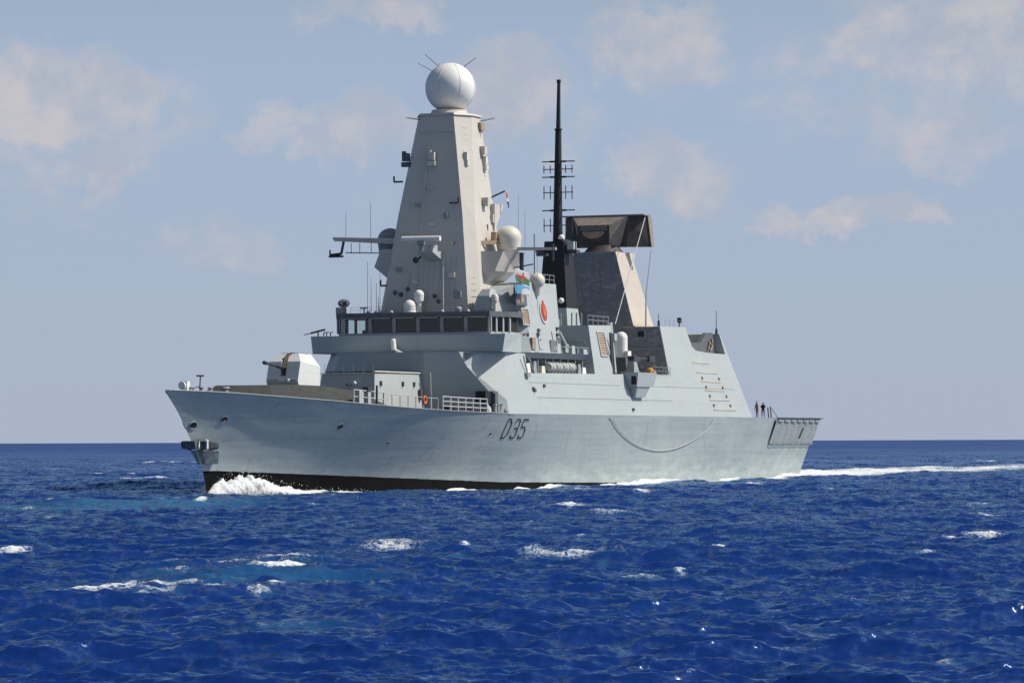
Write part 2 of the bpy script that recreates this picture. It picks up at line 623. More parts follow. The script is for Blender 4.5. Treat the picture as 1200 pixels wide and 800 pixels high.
# hull number, drawn as painted strokes lying on the plating
def stroke_set(name, strokes, w, mat, out, parent, dx=0.0, dz=0.0):
    mb = MB()
    for st in strokes:
        for (x0, z0), (x1, z1) in zip(st[:-1], st[1:]):
            d = np.array([x1 - x0, z1 - z0]); L = np.linalg.norm(d); d = d / L
            nn = np.array([-d[1], d[0]]) * w / 2
            e = d * w * 0.45
            k = 4
            vs = []
            for i in range(k + 1):
                t = np.array([x0, z0]) - e + (np.array([x1, z1]) - np.array([x0, z0]) + 2 * e) * i / k
                for q in (t + nn, t - nn):
                    vs.append(on_hull(q[0] + dx, q[1] + dz, out))
            mb.add(vs, [(2 * i, 2 * i + 1, 2 * i + 3, 2 * i + 2) for i in range(k)])
    return mb.build(name, mat, parent)


def glyph(ch, x, z, w, h):
    c = 0.22 * h
    P = {
        'D': [[(0, 0), (0, h), (w * .55, h), (w, h - c), (w, c), (w * .55, 0), (0, 0)]],
        '3': [[(0, h * .86), (w * .25, h), (w * .8, h), (w, h * .88), (w, h * .62), (w * .78, h * .52), (w * .3, h * .52)], [(w * .78, h * .52), (w, h * .42), (w, h * .12), (w * .75, 0), (w * .2, 0), (0, h * .14)]],
        '5': [[(w, h), (0, h), (0, h * .58), (w * .7, h * .58), (w, h * .44), (w, h * .14), (w * .75, 0), (w * .2, 0), (0, h * .14)]],
    }[ch]
    return [[(x + a, z + b) for a, b in s] for s in P]


HN = empty('hull_number', (76.0, 0.0, 0.0))
HN.parent = ship
HN.location = (0, 0, 0)
for ch, x in (('D', 50.6), ('3', 52.5), ('5', 54.35)):
    g = glyph(ch, x, 4.8, 1.12, 1.70)
    stroke_set('number_shadow', g, 0.15, M['number_grey'], 0.030, HN, 0.14, -0.10)
    stroke_set('number_stroke', g, 0.15, M['marking'], 0.045, HN)

HULL_HOLES = ((6.8, 6.4, .27), (21.6, 5.8, .27), (4.0, 5.9, .30), (30.5, 4.4, .10), (48.0, 5.2, .10))
# hawse holes / fairleads with a raised lip
for X, z, r in HULL_HOLES:
    for sgn in (-1, 1):
        p = Vector(on_hull(X, z, 0.0, sgn)); q = Vector(on_hull(X + .3, z, 0.0, sgn)); u = Vector(on_hull(X, z + .3, 0.0, sgn))
        nn = (q - p).cross(u - p).normalized()
        if nn.y * sgn < 0:
            nn = -nn
        ax = (q - p).normalized(); ay = nn.cross(ax)
        ring = lambda rr, h: [tuple(p + ax * rr * 1.25 * math.cos(t) + ay * rr * math.sin(t) + nn * h) for t in [math.tau * i / 16 for i in range(16)]]
        mb = MB()
        mb.loft([ring(r * 1.25, -.05), ring(r * 1.22, .07), ring(r, .08), ring(r * .92, .03)], cap=False)
        lip = mb.build('fairlead', M['mid_grey'] if X < 30 else M['dark_grey'], ship, smooth=True)
        mb = MB()
        mb.add(ring(r * .98, .035), [tuple(range(16))])
        mb.build('fairlead_hole', M['black'], lip, loc=(0, 0, 0))
        if r > .2 and X > 5:
            mb = MB()
            mb.add([tuple(p + ax * r * a + ay * r * b + nn * .05) for a, b in ((-.2, -.8), (.75, -.8), (.75, -.1), (.2, .1), (-.2, -.3))], [(0, 1, 2, 3, 4)])
            mb.build('fairlead_roller', M['rust'] if X > 10 else M['tan'], lip, loc=(0, 0, 0))

# stem anchor in its pocket
AN = empty('stem_anchor', (76, 0, 0)); AN.parent = ship; AN.location = (0, 0, 0)
mb = MB()
mb.frustum([(4.2, -.55), (5.2, -.7), (5.2, .7), (4.2, .55)], 3.95, [(3.9, -.55), (5.0, -.7), (5.0, .7), (3.9, .55)], 4.62)
mb.build('anchor_crown', M['dark_grey'], AN)
for sg in (-1, 1):
    mb = MB()
    mb.loft([[(4.7, sg * .56, 3.95), (6.3, sg * .9, 3.8), (6.3, sg * .7, 4.6), (4.6, sg * .56, 4.6)], [(5.2, sg * 1.25, 4.0), (6.4, sg * 1.45, 3.95), (6.4, sg * 1.45, 4.5), (5.1, sg * 1.3, 4.55)], [(5.8, sg * 1.5, 4.1), (6.4, sg * 1.55, 4.1), (6.4, sg * 1.55, 4.35), (5.8, sg * 1.55, 4.4)]])
    mb.build('anchor_fluke', M['metal'], AN)
mb = MB()
for y in (-.60, -1.25):
    mb.box(4.5 + (.25 if y < -1 else 0), 4.68 + (.25 if y < -1 else 0), y - .07, y + .07, 3.95, 4.72)
mb.box(4.5, 4.66, -1.3, -.5, 4.66, 4.76)
mb.build('anchor_bracket', M['white'], AN)
mb = MB()
mb.loft([[(6.35, -.35, 2.7), (7.6, -.9, 2.7), (7.6, .9, 2.7), (6.35, .35, 2.7)], [(5.5, -.55, 3.8), (6.9, -1.3, 3.8), (6.9, 1.3, 3.8), (5.5, .55, 3.8)]])
mb.build('anchor_bolster', M['olive'], AN)

# bow fittings
mb = MB()
mb.lathe((3.9, .55, 9.15), [(.05, -.1), (.32, -.1), (.32, .1), (.05, .1)], 16, axis='x')
mb.tube((3.9, .55, 8.6), (3.9, .55, 9.15), .08)
mb.box(4.3, 4.8, .3, .9, 8.6, 9.5)
mb.build('bow_light', M['white'], ship)
mb = MB()
mb.tube((6.0, 0, 8.5), (6.15, 0, 10.0), .06, .05)
mb.tube((5.9, .25, 9.97), (6.2, -.3, 9.97), .07)
mb.tube((6.05, 0, 9.1), (5.2, .2, 8.95), .05)
mb.tube((5.2, .2, 8.95), (5.2, .2, 8.6), .05)
mb.build('jackstaff', M['metal'], ship)
mb = MB()
for x in (4.9, 5.3, 7.0, 8.6):
    mb.lathe((x, .3, 8.5), [(.17, 0), (.17, .45), (.24, .47), (.24, .55), (.01, .56)], 10)
mb.build('bollard', M['galv'], ship, smooth=True)
mb = MB()
mb.lathe((10.3, -.2, 8.35), [(.5, 0), (.5, .15), (.3, .2), (.3, .6), (.45, .65), (.4, .75), (.01, .78)], 14)
mb.build('capstan', M['mid_grey'], ship, smooth=True)

# raised gun deck (dark coating) with sloping sides
mb = MB()
bot = [(9.6, 0), (12.0, -3.9), (17, -5.7), (23.5, -7.2), (33.2, -6.2), (33.2, 6.2), (23.5, 7.2), (17, 5.7), (12.0, 3.9)]
top = [(12.6, 0), (14.2, -2.5), (17.2, -3.6), (21.3, -4.0), (30.5, -3.0), (30.5, 3.0), (21.3, 4.0), (17.2, 3.6), (14.2, 2.5)]
mb.loft([[(x, y, sheer(x) - .05) for x, y in bot], [(x, y, z) for (x, y), z in zip(top, (9.25, 9.3, 9.35, 9.3, 9.0, 9.0, 9.3, 9.35, 9.3))]])
mb.build('gun_platform', M['deck'], ship)

# ------------------------------------------------------------------ main gun
GUN = empty('main_gun', (76, 0, 0)); GUN.parent = ship; GUN.location = (0, 0, 0)
GX, GZ = 24.3, 9.2
mb = MB()
hw = 1.55
prof = [(-2.0, 0.0), (-2.3, .55), (-1.75, 2.25), (-.9, 2.95), (1.6, 2.92), (2.35, 1.85), (2.25, 0.0)]
inner = [(-2.0, 0.0), (-2.3, .55), (-1.75, 2.25), (-.9, 2.95), (1.6, 2.92), (2.35, 1.85), (2.25, 0.0)]
out_y = [1.45, 1.55, 1.40, .95, .95, 1.40, 1.50]
sl = .27
# the house in two halves either side of the barrel slot plus a closed rear body
for sgn in (-1, 1):
    low5 = [(-2.0, 0.0), (-2.3, .55), (-1.75, 2.25), (2.35, 1.85), (2.25, 0.0)]
    up2 = [(-.9, 2.95), (1.6, 2.92)]
    v_ = [(GX + x, sgn * 1.5, GZ + z) for x, z in low5] + [(GX + x, sgn * .95, GZ + z) for x, z in up2]
    v_ += [(GX + x, sgn * sl, GZ + z) for x, z in low5] + [(GX + x, sgn * sl, GZ + z) for x, z in up2]
    f_ = [(0, 1, 2, 3, 4), (2, 5, 6, 3), (0, 1, 8, 7), (1, 2, 9, 8), (2, 5, 12, 9), (5, 6, 13, 12), (6, 3, 10, 13), (3, 4, 11, 10), (4, 0, 7, 11), (7, 8, 9, 12, 13, 10, 11)]
    mb.add(v_, f_)
mb.box(GX + .2, GX + 2.2, -sl, sl, GZ + .02, GZ + 1.8)
mb.prism_y([(GX - .6, GZ + 2.6), (GX - .6, GZ + 2.93), (GX + 1.6, GZ + 2.9), (GX + 2.3, GZ + 1.8), (GX + 1.9, GZ + 1.8)], -sl, sl)
mb.prism_y([(GX - 1.98, GZ + .02), (GX - 2.27, GZ + .55), (GX - 2.1, GZ + 1.0), (GX - 1.2, GZ + .9), (GX - 1.2, GZ + .02)], -sl, sl)
mb.build('gun_house', M['gun'], GUN)
mb = MB()
mb.box(GX - .3, GX + .2, -sl, sl, GZ + .3, GZ + 2.6)
mb.build('slot_lining', M['black'], GUN)
mb = MB()
mb.tube((GX - 1.2, 0, GZ + 1.62), (GX - 3.2, 0, GZ + 1.82), .17, .15, 12)
mb.tube((GX - 3.2, 0, GZ + 1.82), (GX - 5.9, 0, GZ + 2.08), .11, .10, 12)
mb.tube((GX - 5.4, 0, GZ + 2.03), (GX - 5.95, 0, GZ + 2.085), .16, .16, 12)
mb.build('gun_barrel', M['metal'], GUN)
mb = MB()
mb.prism_y([(GX - 1.95, GZ + 1.75), (GX - 1.35, GZ + 2.85), (GX - 1.0, GZ + 2.8), (GX - 1.4, GZ + 1.2)], -sl + .02, .12)
mb.build('recoil_shield', M['tan'], GUN)
mb = MB()
mb.ball((GX - 2.25, -.62, GZ + .55), .2, 12)
mb.build('gun_lamp', M['white'], GUN, smooth=True)
mb = MB()
mb.box(GX - .7, GX + 1.5, -.8, .8, GZ + 2.945, GZ + 3.0)
mb.box(GX - .55, GX - .25, -.3, .05, GZ + 2.8, GZ + 3.05)
mb.build('roof_mat', M['dark_grey'], GUN)
mb = MB()
mb.box(GX - 2.36, GX - 1.7, -1.36, -.32, GZ + .62, GZ + .68)
mb.box(GX - 2.36, GX - 1.7, .32, 1.36, GZ + .62, GZ + .68)
mb.build('drip_strip', M['mid_grey'], GUN)

# ------------------------------------------------------------------ missile silo housing in front of the bridge
mb = MB()
mb.loft([[(35.3, -2.85, 7.1), (46.98, -2.95, 7.0), (46.98, 2.95, 7.0), (35.3, 2.85, 7.1)], [(36.0, -2.6, 10.58), (46.54, -2.6, 10.73), (46.54, 2.6, 10.73), (36.0, 2.6, 10.58)]])
silo = mb.build('missile_silo', M['super'], ship)
mb = MB()
for i in range(4):
    for j in range(2):
        mb.box(36.4 + i * 2.5, 38.7 + i * 2.5, -2.35 + j * 2.4, -.05 + j * 2.4, 10.5, 10.80)
mb.build('silo_hatch', M['deck'], silo, loc=(0, 0, 0))
mb = MB()
mb.add([(36.02, -2.54, 10.60), (46.5, -2.54, 10.745), (46.5, 2.58, 10.745), (36.02, 2.58, 10.60)], [(0, 1, 2, 3)])
mb.build('silo_deck', M['deck'], silo, loc=(0, 0, 0))
mb = MB()
mb.box(35.85, 46.4, -2.72, -2.55, 10.76, 10.84)
mb.box(35.85, 35.98, -2.55, 2.72, 10.6, 10.68)
mb.build('silo_coaming', M['white'], silo, loc=(0, 0, 0))
mb = MB()
for x in (37.0, 42.0, 44.6):
    mb.box(x, x + .16, -2.86, -2.62, 9.5, 9.95)
mb.box(45.6, 45.9, -3.05, -2.8, 8.3, 9.3)
mb.box(35.3, 35.8, -.35, -.1, 9.5, 9.7)
mb.build('silo_fitting', M['dark_grey'], silo, loc=(0, 0, 0))
mb = MB()
mb.ball((35.4, -.9, 9.75), .17, 12)
mb.build('silo_lamp', M['white'], silo, smooth=True, loc=(0, 0, 0))

# ------------------------------------------------------------------ superstructure: forward block with corner facets, long lower block
mb = MB()
P_ = {'a': (50.0, -9.99, 7.02), 'L': (50.1, -9.74, 8.3), 'b': (48.0, -6.62, 11.4), 'c': (51.4, -9.10, 11.5), 't': (47.57, -6.0, 12.74), 'e': (51.9, -8.86, 12.74),
      'c0': (47.0, -3.0, 7.02), 'd0': (46.46, -3.0, 11.4), 'td': (46.29, -3.0, 12.74), 'E': (57.0, -8.86, 12.74), 'F': (57.0, -9.99, 7.02)}
kk = list(P_)
V = [P_[q] for q in kk] + mirror([P_[q] for q in kk])
ix = {q: i for i, q in enumerate(kk)}
ix.update({q + '_': i + len(kk) for i, q in enumerate(kk)})
port = ['c0 a L b d0', 'L c b', 'd0 b t td', 'b c e t', 'a F L', 'L F E', 'L E e c']
F = [[ix[q] for q in f.split()] for f in port] + [[ix[q + '_'] for q in f.split()][::-1] for f in port]
F += [[ix[q] for q in f.split()] for f in ('c0 d0 d0_ c0_', 'd0 td td_ d0_', 'F F_ E_ E', 't e E E_ e_ t_ td_ td', 'c0 c0_ a_ F_ F a')]
mb.add(V, F)
rr = []
for X, Xt, zt in ((57.0, 57.0, 10.92), (80.0, 80.0, 11.15), (97.8, 97.8, 11.42), (123.4, 120.5, 11.44)):
    y = side_y(zt)
    rr.append([(X, -9.99, 7.02), (Xt, -y, zt), (Xt, y, zt), (X, 9.99, 7.02)])
mb.loft(rr)
sup = mb.build('superstructure', M['super'], ship)
# plating seams and fittings on the port side
mb = MB()
for (x0, x1, z) in ((56.5, 82, 10.0), (90.5, 119, 10.05), (58, 97, 8.6)):
    for sgn in (-1, 1):
        y0 = side_y(z) * sgn
        mb.add([(x0, y0 + sgn * .012, z), (x1, y0 + sgn * .012, z), (x1, y0 + sgn * .004, z + .06), (x0, y0 + sgn * .004, z + .06)], [(0, 1, 2, 3)])
mb.build('plating_seam', M['mid_grey'], sup, loc=(0, 0, 0))
mb = MB()
for x, z in ((57.2, 9.3), (57.5, 9.15), (84.2, 7.5), (60.2, 9.6)):
    y = -side_y(z)
    mb.box(x, x + .3, y - .15, y + .1, z, z + .28)
mb.build('side_fitting', M['dark_grey'], sup, loc=(0, 0, 0))
mb = MB()
y = -side_y(11.0)
mb.path([(55.6, y - .05, 12.5), (56.2, y - .15, 11.2), (56.3, y - .2, 10.6)], .07)
mb.path([(57.0, y - .05, 12.3), (58.4, y - .05, 10.95)], .09)
mb.box(55.9, 56.7, y - .35, y + .1, 10.5, 10.9)
mb.build('bay_davit', M['mid_grey'], sup, loc=(0, 0, 0))

# bridge wing parapet: full beam band
mb = MB()
mb.loft([[(49.42, -9.62, 12.76), (56.4, -8.72, 12.80), (56.4, 8.72, 12.80), (49.42, 9.62, 12.76)], [(49.48, -9.85, 14.42), (56.3, -8.8, 14.48), (56.3, 8.8, 14.48), (49.48, 9.85, 14.42)]])
wing = mb.build('bridge_wing', M['super'], ship)
mb = MB()
mb.box(49.30, 49.40, -9.6, 9.6, 12.77, 12.86)  # grey strip stands in for the shadow line under the parapet
mb.build('parapet_shadow_line', M['mid_grey'], wing, loc=(0, 0, 0))
mb = MB()
mb.tube((49.10, 1.25, 13.9), (49.00, 1.1, 13.0), .27, .24, 12)
mb.lathe((49.10, 1.25, 13.9), [(.27, 0), (.2, .15), (.01, .2)], 12)
mb.tube((49.05, .95, 13.0), (49.00, .2, 12.55), .16, .26, 10)
mb.build('floodlight', M['white'], wing, smooth=True, loc=(0, 0, 0))
mb = MB()
mb.tube((49.20, 1.2, 13.1), (49.20, .8, 12.3), .1)
mb.tube((49.20, 1.6, 12.75), (49.20, .5, 12.5), .12)
mb.ball((49.10, .75, 12.25), .2, 10)
mb.build('floodlight_bracket', M['tan'], wing, loc=(0, 0, 0))
for y in (-6.3,):
    mb = MB()
    mb.frustum([(49.5, y - .15), (49.5, y + .15), (48.1, y + .15), (48.1, y - .15)], 11.9, [(49.5, y - 1.0), (49.5, y + 1.0), (48.0, y + .9), (48.0, y - .9)], 12.72)
    mb.build('wing_bracket', M['mid_grey'], wing, loc=(0, 0, 0))
mb = MB()
for x, y, z in ((50.2, 7.3, 12.2), (49.9, 7.45, 11.9), (46.7, -3.2, 11.9)):
    mb.ball((x, y, z), .2, 10)
mb.build('front_fitting', M['dark_grey'], sup, loc=(0, 0, 0))
# machine gun on the starboard wing
mb = MB()
mb.tube((50.6, 9.6, 14.4), (50.6, 9.6, 14.85), .07)
mb.tube((50.9, 9.0, 15.1), (50.4, 10.3, 14.75), .10, .09)
mb.tube((50.4, 10.3, 14.75), (50.2, 10.9, 14.6), .04)
mb.build('machine_gun', M['metal'], wing, loc=(0, 0, 0))
mb = MB()
for y in (9.2, 8.9, 8.5):
    mb.path([(51.0, y, 14.4), (51.0, y, 14.8), (51.0, y - .25, 14.85)], .05)
mb.build('wing_rail', M['metal'], wing, loc=(0, 0, 0))

# ------------------------------------------------------------------ bridge: hollow, with real window openings
BR = empty('bridge', (76, 0, 0)); BR.parent = ship; BR.location = (0, 0, 0)
BY0, BY1 = -7.75, 8.25
mb = MB()   # sill band following the plan of the bridge
plan = [(52.0, BY0 + .45), (54.6, BY0 - .55), (57.5, -8.2), (57.5, 8.4), (54.6, BY1 + .35), (52.0, BY1 - .15)]
mb.frustum(plan, 14.0, plan, 14.72)
mb.build('bridge_sill', M['super'], BR)
mb = MB()
rp = [(51.75, BY0 + .35), (54.6, BY0 - .75), (57.5, -8.5), (57.5, 8.6), (54.6, BY1 + .5), (51.75, BY1)]
mb.frustum(rp, 16.12, rp, 16.62)
mb.build('bridge_roof', M['dark_grey'], BR)
mull = [8.1, 4.83, 2.37, -.07, -2.5, -4.92, -7.3]
for y in mull:
    mb = MB()
    mb.loft([[(51.98, y - .17, 14.70), (52.2, y - .17, 14.70), (52.2, y + .17, 14.70), (51.98, y + .17, 14.70)], [(51.9, y - .17, 16.12), (52.15, y - .17, 16.12), (52.15, y + .17, 16.12), (51.9, y + .17, 16.12)]])
    mb.build('window_mullion', M['mid_grey'], BR)
for y in (7.25, 6.35):
    mb = MB()
    mb.box(51.98, 52.12, y - .12, y + .12, 14.72, 16.12)
    mb.build('window_mullion', M['dark_grey'], BR)
for a, b in zip(mull[:-1], mull[1:]):
    mb = MB()
    mb.box(52.06, 52.09, b + .17, a - .17, 14.74, 16.1)
    mb.build('window_pane', M['glass'], BR)
    mb = MB()
    mb.frustum([(51.7, b + .3), (51.74, b + .3), (51.74, a - .3), (51.7, a - .3)], 16.05, [(51.55, b + .3), (51.74, b + .3), (51.74, a - .3), (51.55, a - .3)], 16.14)
    mb.build('window_visor', M['galv'], BR)
# port corner windows
for k in range(3):
    t0, t1 = k / 3 + .05, (k + 1) / 3 - .05
    A = np.array([52.0, BY0 + .45]); Bq = np.array([54.6, BY0 - .55])
    p, q = A + (Bq - A) * t0, A + (Bq - A) * t1
    mb = MB()
    mb.add([(p[0], p[1], 14.75), (q[0], q[1], 14.75), (q[0], q[1], 16.1), (p[0], p[1], 16.1)], [(0, 1, 2, 3)])
    mb.build('window_pane', M['glass'], BR)
for k in range(4):
    t = k / 3
    A = np.array([52.0, BY0 + .45]); Bq = np.array([54.6, BY0 - .55])
    p = A + (Bq - A) * t
    mb = MB()
    mb.box(p[0] - .13, p[0] + .13, p[1] - .06, p[1] + .06, 14.7, 16.13)
    mb.build('window_mullion', M['super'], BR)
for k in range(4):   # starboard corner posts (open between, daylight shows through)
    t = k / 3
    A = np.array([52.0, BY1 - .15]); Bq = np.array([54.6, BY1 + .35])
    p = A + (Bq - A) * t
    mb = MB()
    mb.box(p[0] - .10, p[0] + .10, p[1] - .05, p[1] + .05, 14.7, 16.13)
    mb.build('window_mullion', M['dark_grey'], BR)
mb = MB()
mb.box(55.5, 55.7, -7.6, 6.9, 14.72, 16.12)
mb.box(54.6, 57.4, -8.1, -7.9, 14.72, 16.12)
mb.build('bulkhead', M['interior'], BR)
mb = MB()
for y in (5.6, 3.5, 1.0, -1.4, -3.6, -6.0):
    mb.box(53.2, 54.0, y - .6, y + .6, 14.72, 15.05)
mb.build('console', M['interior'], BR)
# bridge-wing gyro / director on the starboard corner, lights and whips on the roof
mb = MB()
mb.box(51.9, 52.7, 7.6, 8.35, 16.62, 17.2)
mb.build('director_base', M['mid_grey'], BR)
mb = MB()
mb.ball((52.4, 7.75, 17.6), .58, 16, squash=.7)
mb.build('director', M['cream'], BR, smooth=True)
mb = MB()
mb.box(51.85, 52.2, 7.3, 8.0, 17.35, 17.75)
mb.build('director_lens', M['metal'], BR)
mb = MB()
mb.ball((52.6, 1.05, 17.25), .58, 20, lo=-.1)
mb.lathe((52.6, 1.05, 16.62), [(.62, 0), (.62, .12), (.58, .15), (.58, .6)], 20)
mb.build('satcom_dome', M['white'], BR, smooth=True)
mb = MB()
mb.ball((53.2, .35, 18.3), .48, 20, lo=-.2)
mb.lathe((53.2, .35, 16.62), [(.3, 0), (.3, .9), (.46, 1.1), (.48, 1.7)], 20)
mb.build('satcom_dome', M['white'], BR, smooth=True)
mb = MB()
mb.ball((52.4, -4.0, 16.85), .34, 16, squash=.8)
mb.lathe((52.4, -4.0, 16.62), [(.3, 0), (.3, .3)], 14)
mb.build('search_lamp', M['mid_grey'], BR, smooth=True)
mb = MB()
for y in (5.2, 4.4, 3.9, 2.8, -2.4, -5.0):
    mb.ball((52.3, y, 16.64), .2, 10, lo=0)
mb.build('roof_lamp', M['galv'], BR, smooth=True)
for (x, y, h, r) in ((52.6, 5.0, 3.4, .035), (52.8, 4.55, 2.9, .035), (52.4, 4.15, 1.6, .05), (52.4, -2.45, 4.3, .075), (53.2, 3.6, 3.0, .03)):
    mb = MB()
    mb.tube((x, y, 16.6), (x, y, 16.6 + h), r, r * .6, 6)
    mb.build('whip_antenna', M['galv'], BR)
mb = MB()
mb.path([(52.3, 5.6, 16.6), (52.3, 5.6, 17.1)], .07)
mb.box(52.15, 52.45, 5.3, 5.95, 17.05, 17.2)
mb.build('roof_horn', M['mid_grey'], BR)

# white locker on the port end of the bridge roof
mb = MB()
mb.loft([[(53.4, -6.9, 16.62), (55.2, -7.3, 16.62), (55.2, -5.0, 16.62), (53.4, -5.0, 16.62)], [(53.4, -6.7, 18.1), (54.8, -7.0, 18.1), (54.8, -5.2, 18.1), (53.4, -5.5, 18.1)], [(53.9, -6.6, 18.75), (54.6, -6.8, 18.75), (54.6, -5.5, 18.75), (53.9, -5.8, 18.75)]])
mb.build('roof_locker', M['super'], BR)
mb = MB()
mb.lathe((53.6, -7.2, 16.62), [(.2, 0), (.2, .9), (.32, .95), (.36, 1.4), (.25, 1.6), (.01, 1.65)], 12)
mb.build('optical_sight', M['cream'], BR, smooth=True)

# ------------------------------------------------------------------ deckhouse behind the bridge (badge wall)
mb = MB()
hb = [(56.0, -6.3), (58.8, -8.78), (67.0, -8.75), (67.0, 8.75), (60.0, 6.6), (56.0, 4.5)]
ht0 = [(56.0, -5.9), (59.6, -7.75), (68.3, -7.72), (68.3, 7.2), (62.5, 5.0), (56.4, 3.6)]
mb.loft([[(x, y, 12.9) for x, y in hb], [(x, y, z) for (x, y), z in zip(ht0, (18.5, 19.62, 19.72, 19.72, 19.6, 18.5))]])
house = mb.build('bridge_deckhouse', M['super'], ship)


def house_y(z, X=63.0):
    return -(8.78 - (8.78 - 7.73) * (z - 12.9) / 6.8)


# dark slab standing for the shade of a recess, on the deckhouse flank
mb = MB()
z0, z1 = 17.35, 19.0
mb.loft([[(56.75, house_y(z0) - .03, z0), (59.6, house_y(z0) - .03, z0), (59.6, house_y(z0) + .2, z0), (56.75, house_y(z0) + .2, z0)], [(57.2, house_y(z1) - .03, z1), (59.9, house_y(z1) - .03, z1), (59.9, house_y(z1) + .2, z1), (57.2, house_y(z1) + .2, z1)]])
mb.build('recess_shade', M['dark_grey'], house, loc=(0, 0, 0))
mb = MB()
mb.box(57.4, 58.8, house_y(18.2) - .12, house_y(18.2) - .02, 17.6, 18.75)
mb.build('camouflage_net', M['tan'], house, loc=(0, 0, 0))


def louvre(name, X0, X1, z0, z1, yf, parent):
    mb = MB()
    for (xa, xb, za, zb) in ((X0, X1, z0, z0 + .12), (X0, X1, z1 - .12, z1), (X0, X0 + .16, z0 + .12, z1 - .12), (X1 - .16, X1, z0 + .12, z1 - .12)):
        mb.loft([[(xa, yf(za) - .10, za), (xb, yf(za) - .10, za), (xb, yf(za) + .05, za), (xa, yf(za) + .05, za)], [(xa, yf(zb) - .10, zb), (xb, yf(zb) - .10, zb), (xb, yf(zb) + .05, zb), (xa, yf(zb) + .05, zb)]])
    fr = mb.build(name, M['super'], parent, loc=(0, 0, 0))
    mb = MB()
    k = 9
    for i in range(k):
        z = z0 + .14 + (z1 - z0 - .28) * i / k
        h = (z1 - z0 - .28) / k
        mb.add([(X0 + .16, yf(z) - .07, z), (X1 - .16, yf(z) - .07, z), (X1 - .16, yf(z + h) - .0, z + h * .95), (X0 + .16, yf(z + h) - .0, z + h * .95)], [(0, 1, 2, 3)])
    mb.build('louvre_slats', M['tan'], fr, loc=(0, 0, 0))


louvre('louvre_panel', 57.7, 59.6, 15.45, 17.1, house_y, house)
# badge: red oval on a white oval plate
mb = MB()
zc, xc = 16.9, 63.6
def oval(rx, rz, out):
    return [(xc + rx * math.cos(t), house_y(zc + rz * math.sin(t)) - out, zc + rz * math.sin(t)) for t in [math.tau * i / 28 for i in range(28)]]
mb.loft([oval(.96, 1.14, -.05), oval(.96, 1.14, .10)])
badge = mb.build('ship_badge', M['canister'], house, loc=(0, 0, 0))
mb = MB()
mb.loft([oval(.74, .90, .08), oval(.74, .90, .14)])
mb.box(xc - .18, xc + .18, house_y(17.95) - .17, house_y(17.95), 17.72, 17.98)
mb.build('badge_disc', M['red'], badge, loc=(0, 0, 0))
mb = MB()
mb.loft([oval(.42, .5, .15), oval(.42, .5, .185)])
mb.build('badge_device', M['badge_gold'], badge, loc=(0, 0, 0))
mb = MB()
for x, z in ((61.3, 14.9), (61.0, 14.5), (66.3, 14.6), (66.5, 15.2)):
    mb.box(x, x + .35, house_y(z) - .2, house_y(z) + .1, z, z + .3)
mb.path([(56.6, -8.9, 14.5), (57.6, -8.95, 14.7), (57.6, -8.95, 14.35)], .12)
mb.build('house_fitting', M['dark_grey'], house, loc=(0, 0, 0))
mb = MB()
mb.box(59.0, 59.9, house_y(13.9) - .25, house_y(13.9), 13.2, 14.3)
mb.build('hose_box', M['tan'], house, loc=(0, 0, 0))
mb = MB()
for x in (64.2, 64.7, 65.2, 65.7):
    mb.box(x, x + .14, house_y(13.5) - .15, house_y(13.5) + .05, 13.05, 14.2)
mb.build('vertical_rail', M['galv'], house, loc=(0, 0, 0))

# platform slab above the side bay, undercut edge
mb = MB()
mb.loft([[(56.45, -8.3, 12.35), (75.2, -8.2, 12.5), (75.2, 8.2, 12.5), (56.45, 8.3, 12.35)], [(56.45, -8.85, 12.88), (75.2, -8.80, 13.02), (75.2, 8.80, 13.02), (56.45, 8.85, 12.88)]])
mb.build('boat_deck', M['mid_grey'], ship)
mb = MB()
mb.box(56.6, 78.0, -6.2, 6.2, 10.9, 12.4)
mb.build('bay_bulkhead', M['mid_grey'], ship)
mb = MB()
for x in np.linspace(58.2, 74.5, 9):
    mb.tube((x, -8.1, 10.9), (x, -8.1, 12.45), .09, .09, 6)
mb.build('bay_stanchion', M['mid_grey'], ship)
mb = MB()
for i, (x, w, h) in enumerate(((59.5, 1.2, .9), (62.0, .8, 1.1), (71.2, 1.1, .8), (73.0, .7, 1.0), (74.4, .8, .7))):
    mb.box(x, x + w, -7.9, -7.0, 10.95, 10.95 + h)
mb.build('bay_gear', M['metal'], ship)
# small remote gun mount standing on that platform
SG = empty('small_gun', (76, 0, 0)); SG.parent = ship; SG.location = (0, 0, 0)
mb = MB()
mb.frustum([(66.5, -8.5), (68.3, -8.5), (68.3, -7.3), (66.5, -7.3)], 12.95, [(66.9, -8.3), (68.0, -8.3), (68.0, -7.5), (66.9, -7.5)], 14.0)
mb.box(66.3, 67.4, -8.6, -8.2, 13.5, 14.5)
mb.build('gun_cradle', M['dark_grey'], SG)
mb = MB()
mb.tube((66.9, -8.0, 14.55), (64.3, -8.0, 14.75), .13, .07, 8)
mb.box(66.4, 67.6, -8.3, -7.7, 14.2, 14.75)
mb.build('gun_barrel', M['metal'], SG)
mb = MB()
mb.tube((67.1, -8.45, 15.0), (69.2, -8.45, 13.6), .22, .22, 10)
mb.tube((67.4, -8.1, 14.9), (67.4, -8.1, 15.6), .25, .2, 10)
mb.box(68.6, 69.4, -8.6, -8.0, 13.1, 13.9)
mb.build('gun_sight', M['super'], SG, smooth=True)
# rail along the platform
mb = MB()
for x in np.linspace(60, 75, 11):
    mb.tube((x, -8.6, 12.95), (x, -8.6, 13.6), .03, .03, 5)
mb.path([(60, -8.6, 13.6), (75, -8.6, 13.65)], .025)
mb.build('guard_rail', M['galv'], ship)

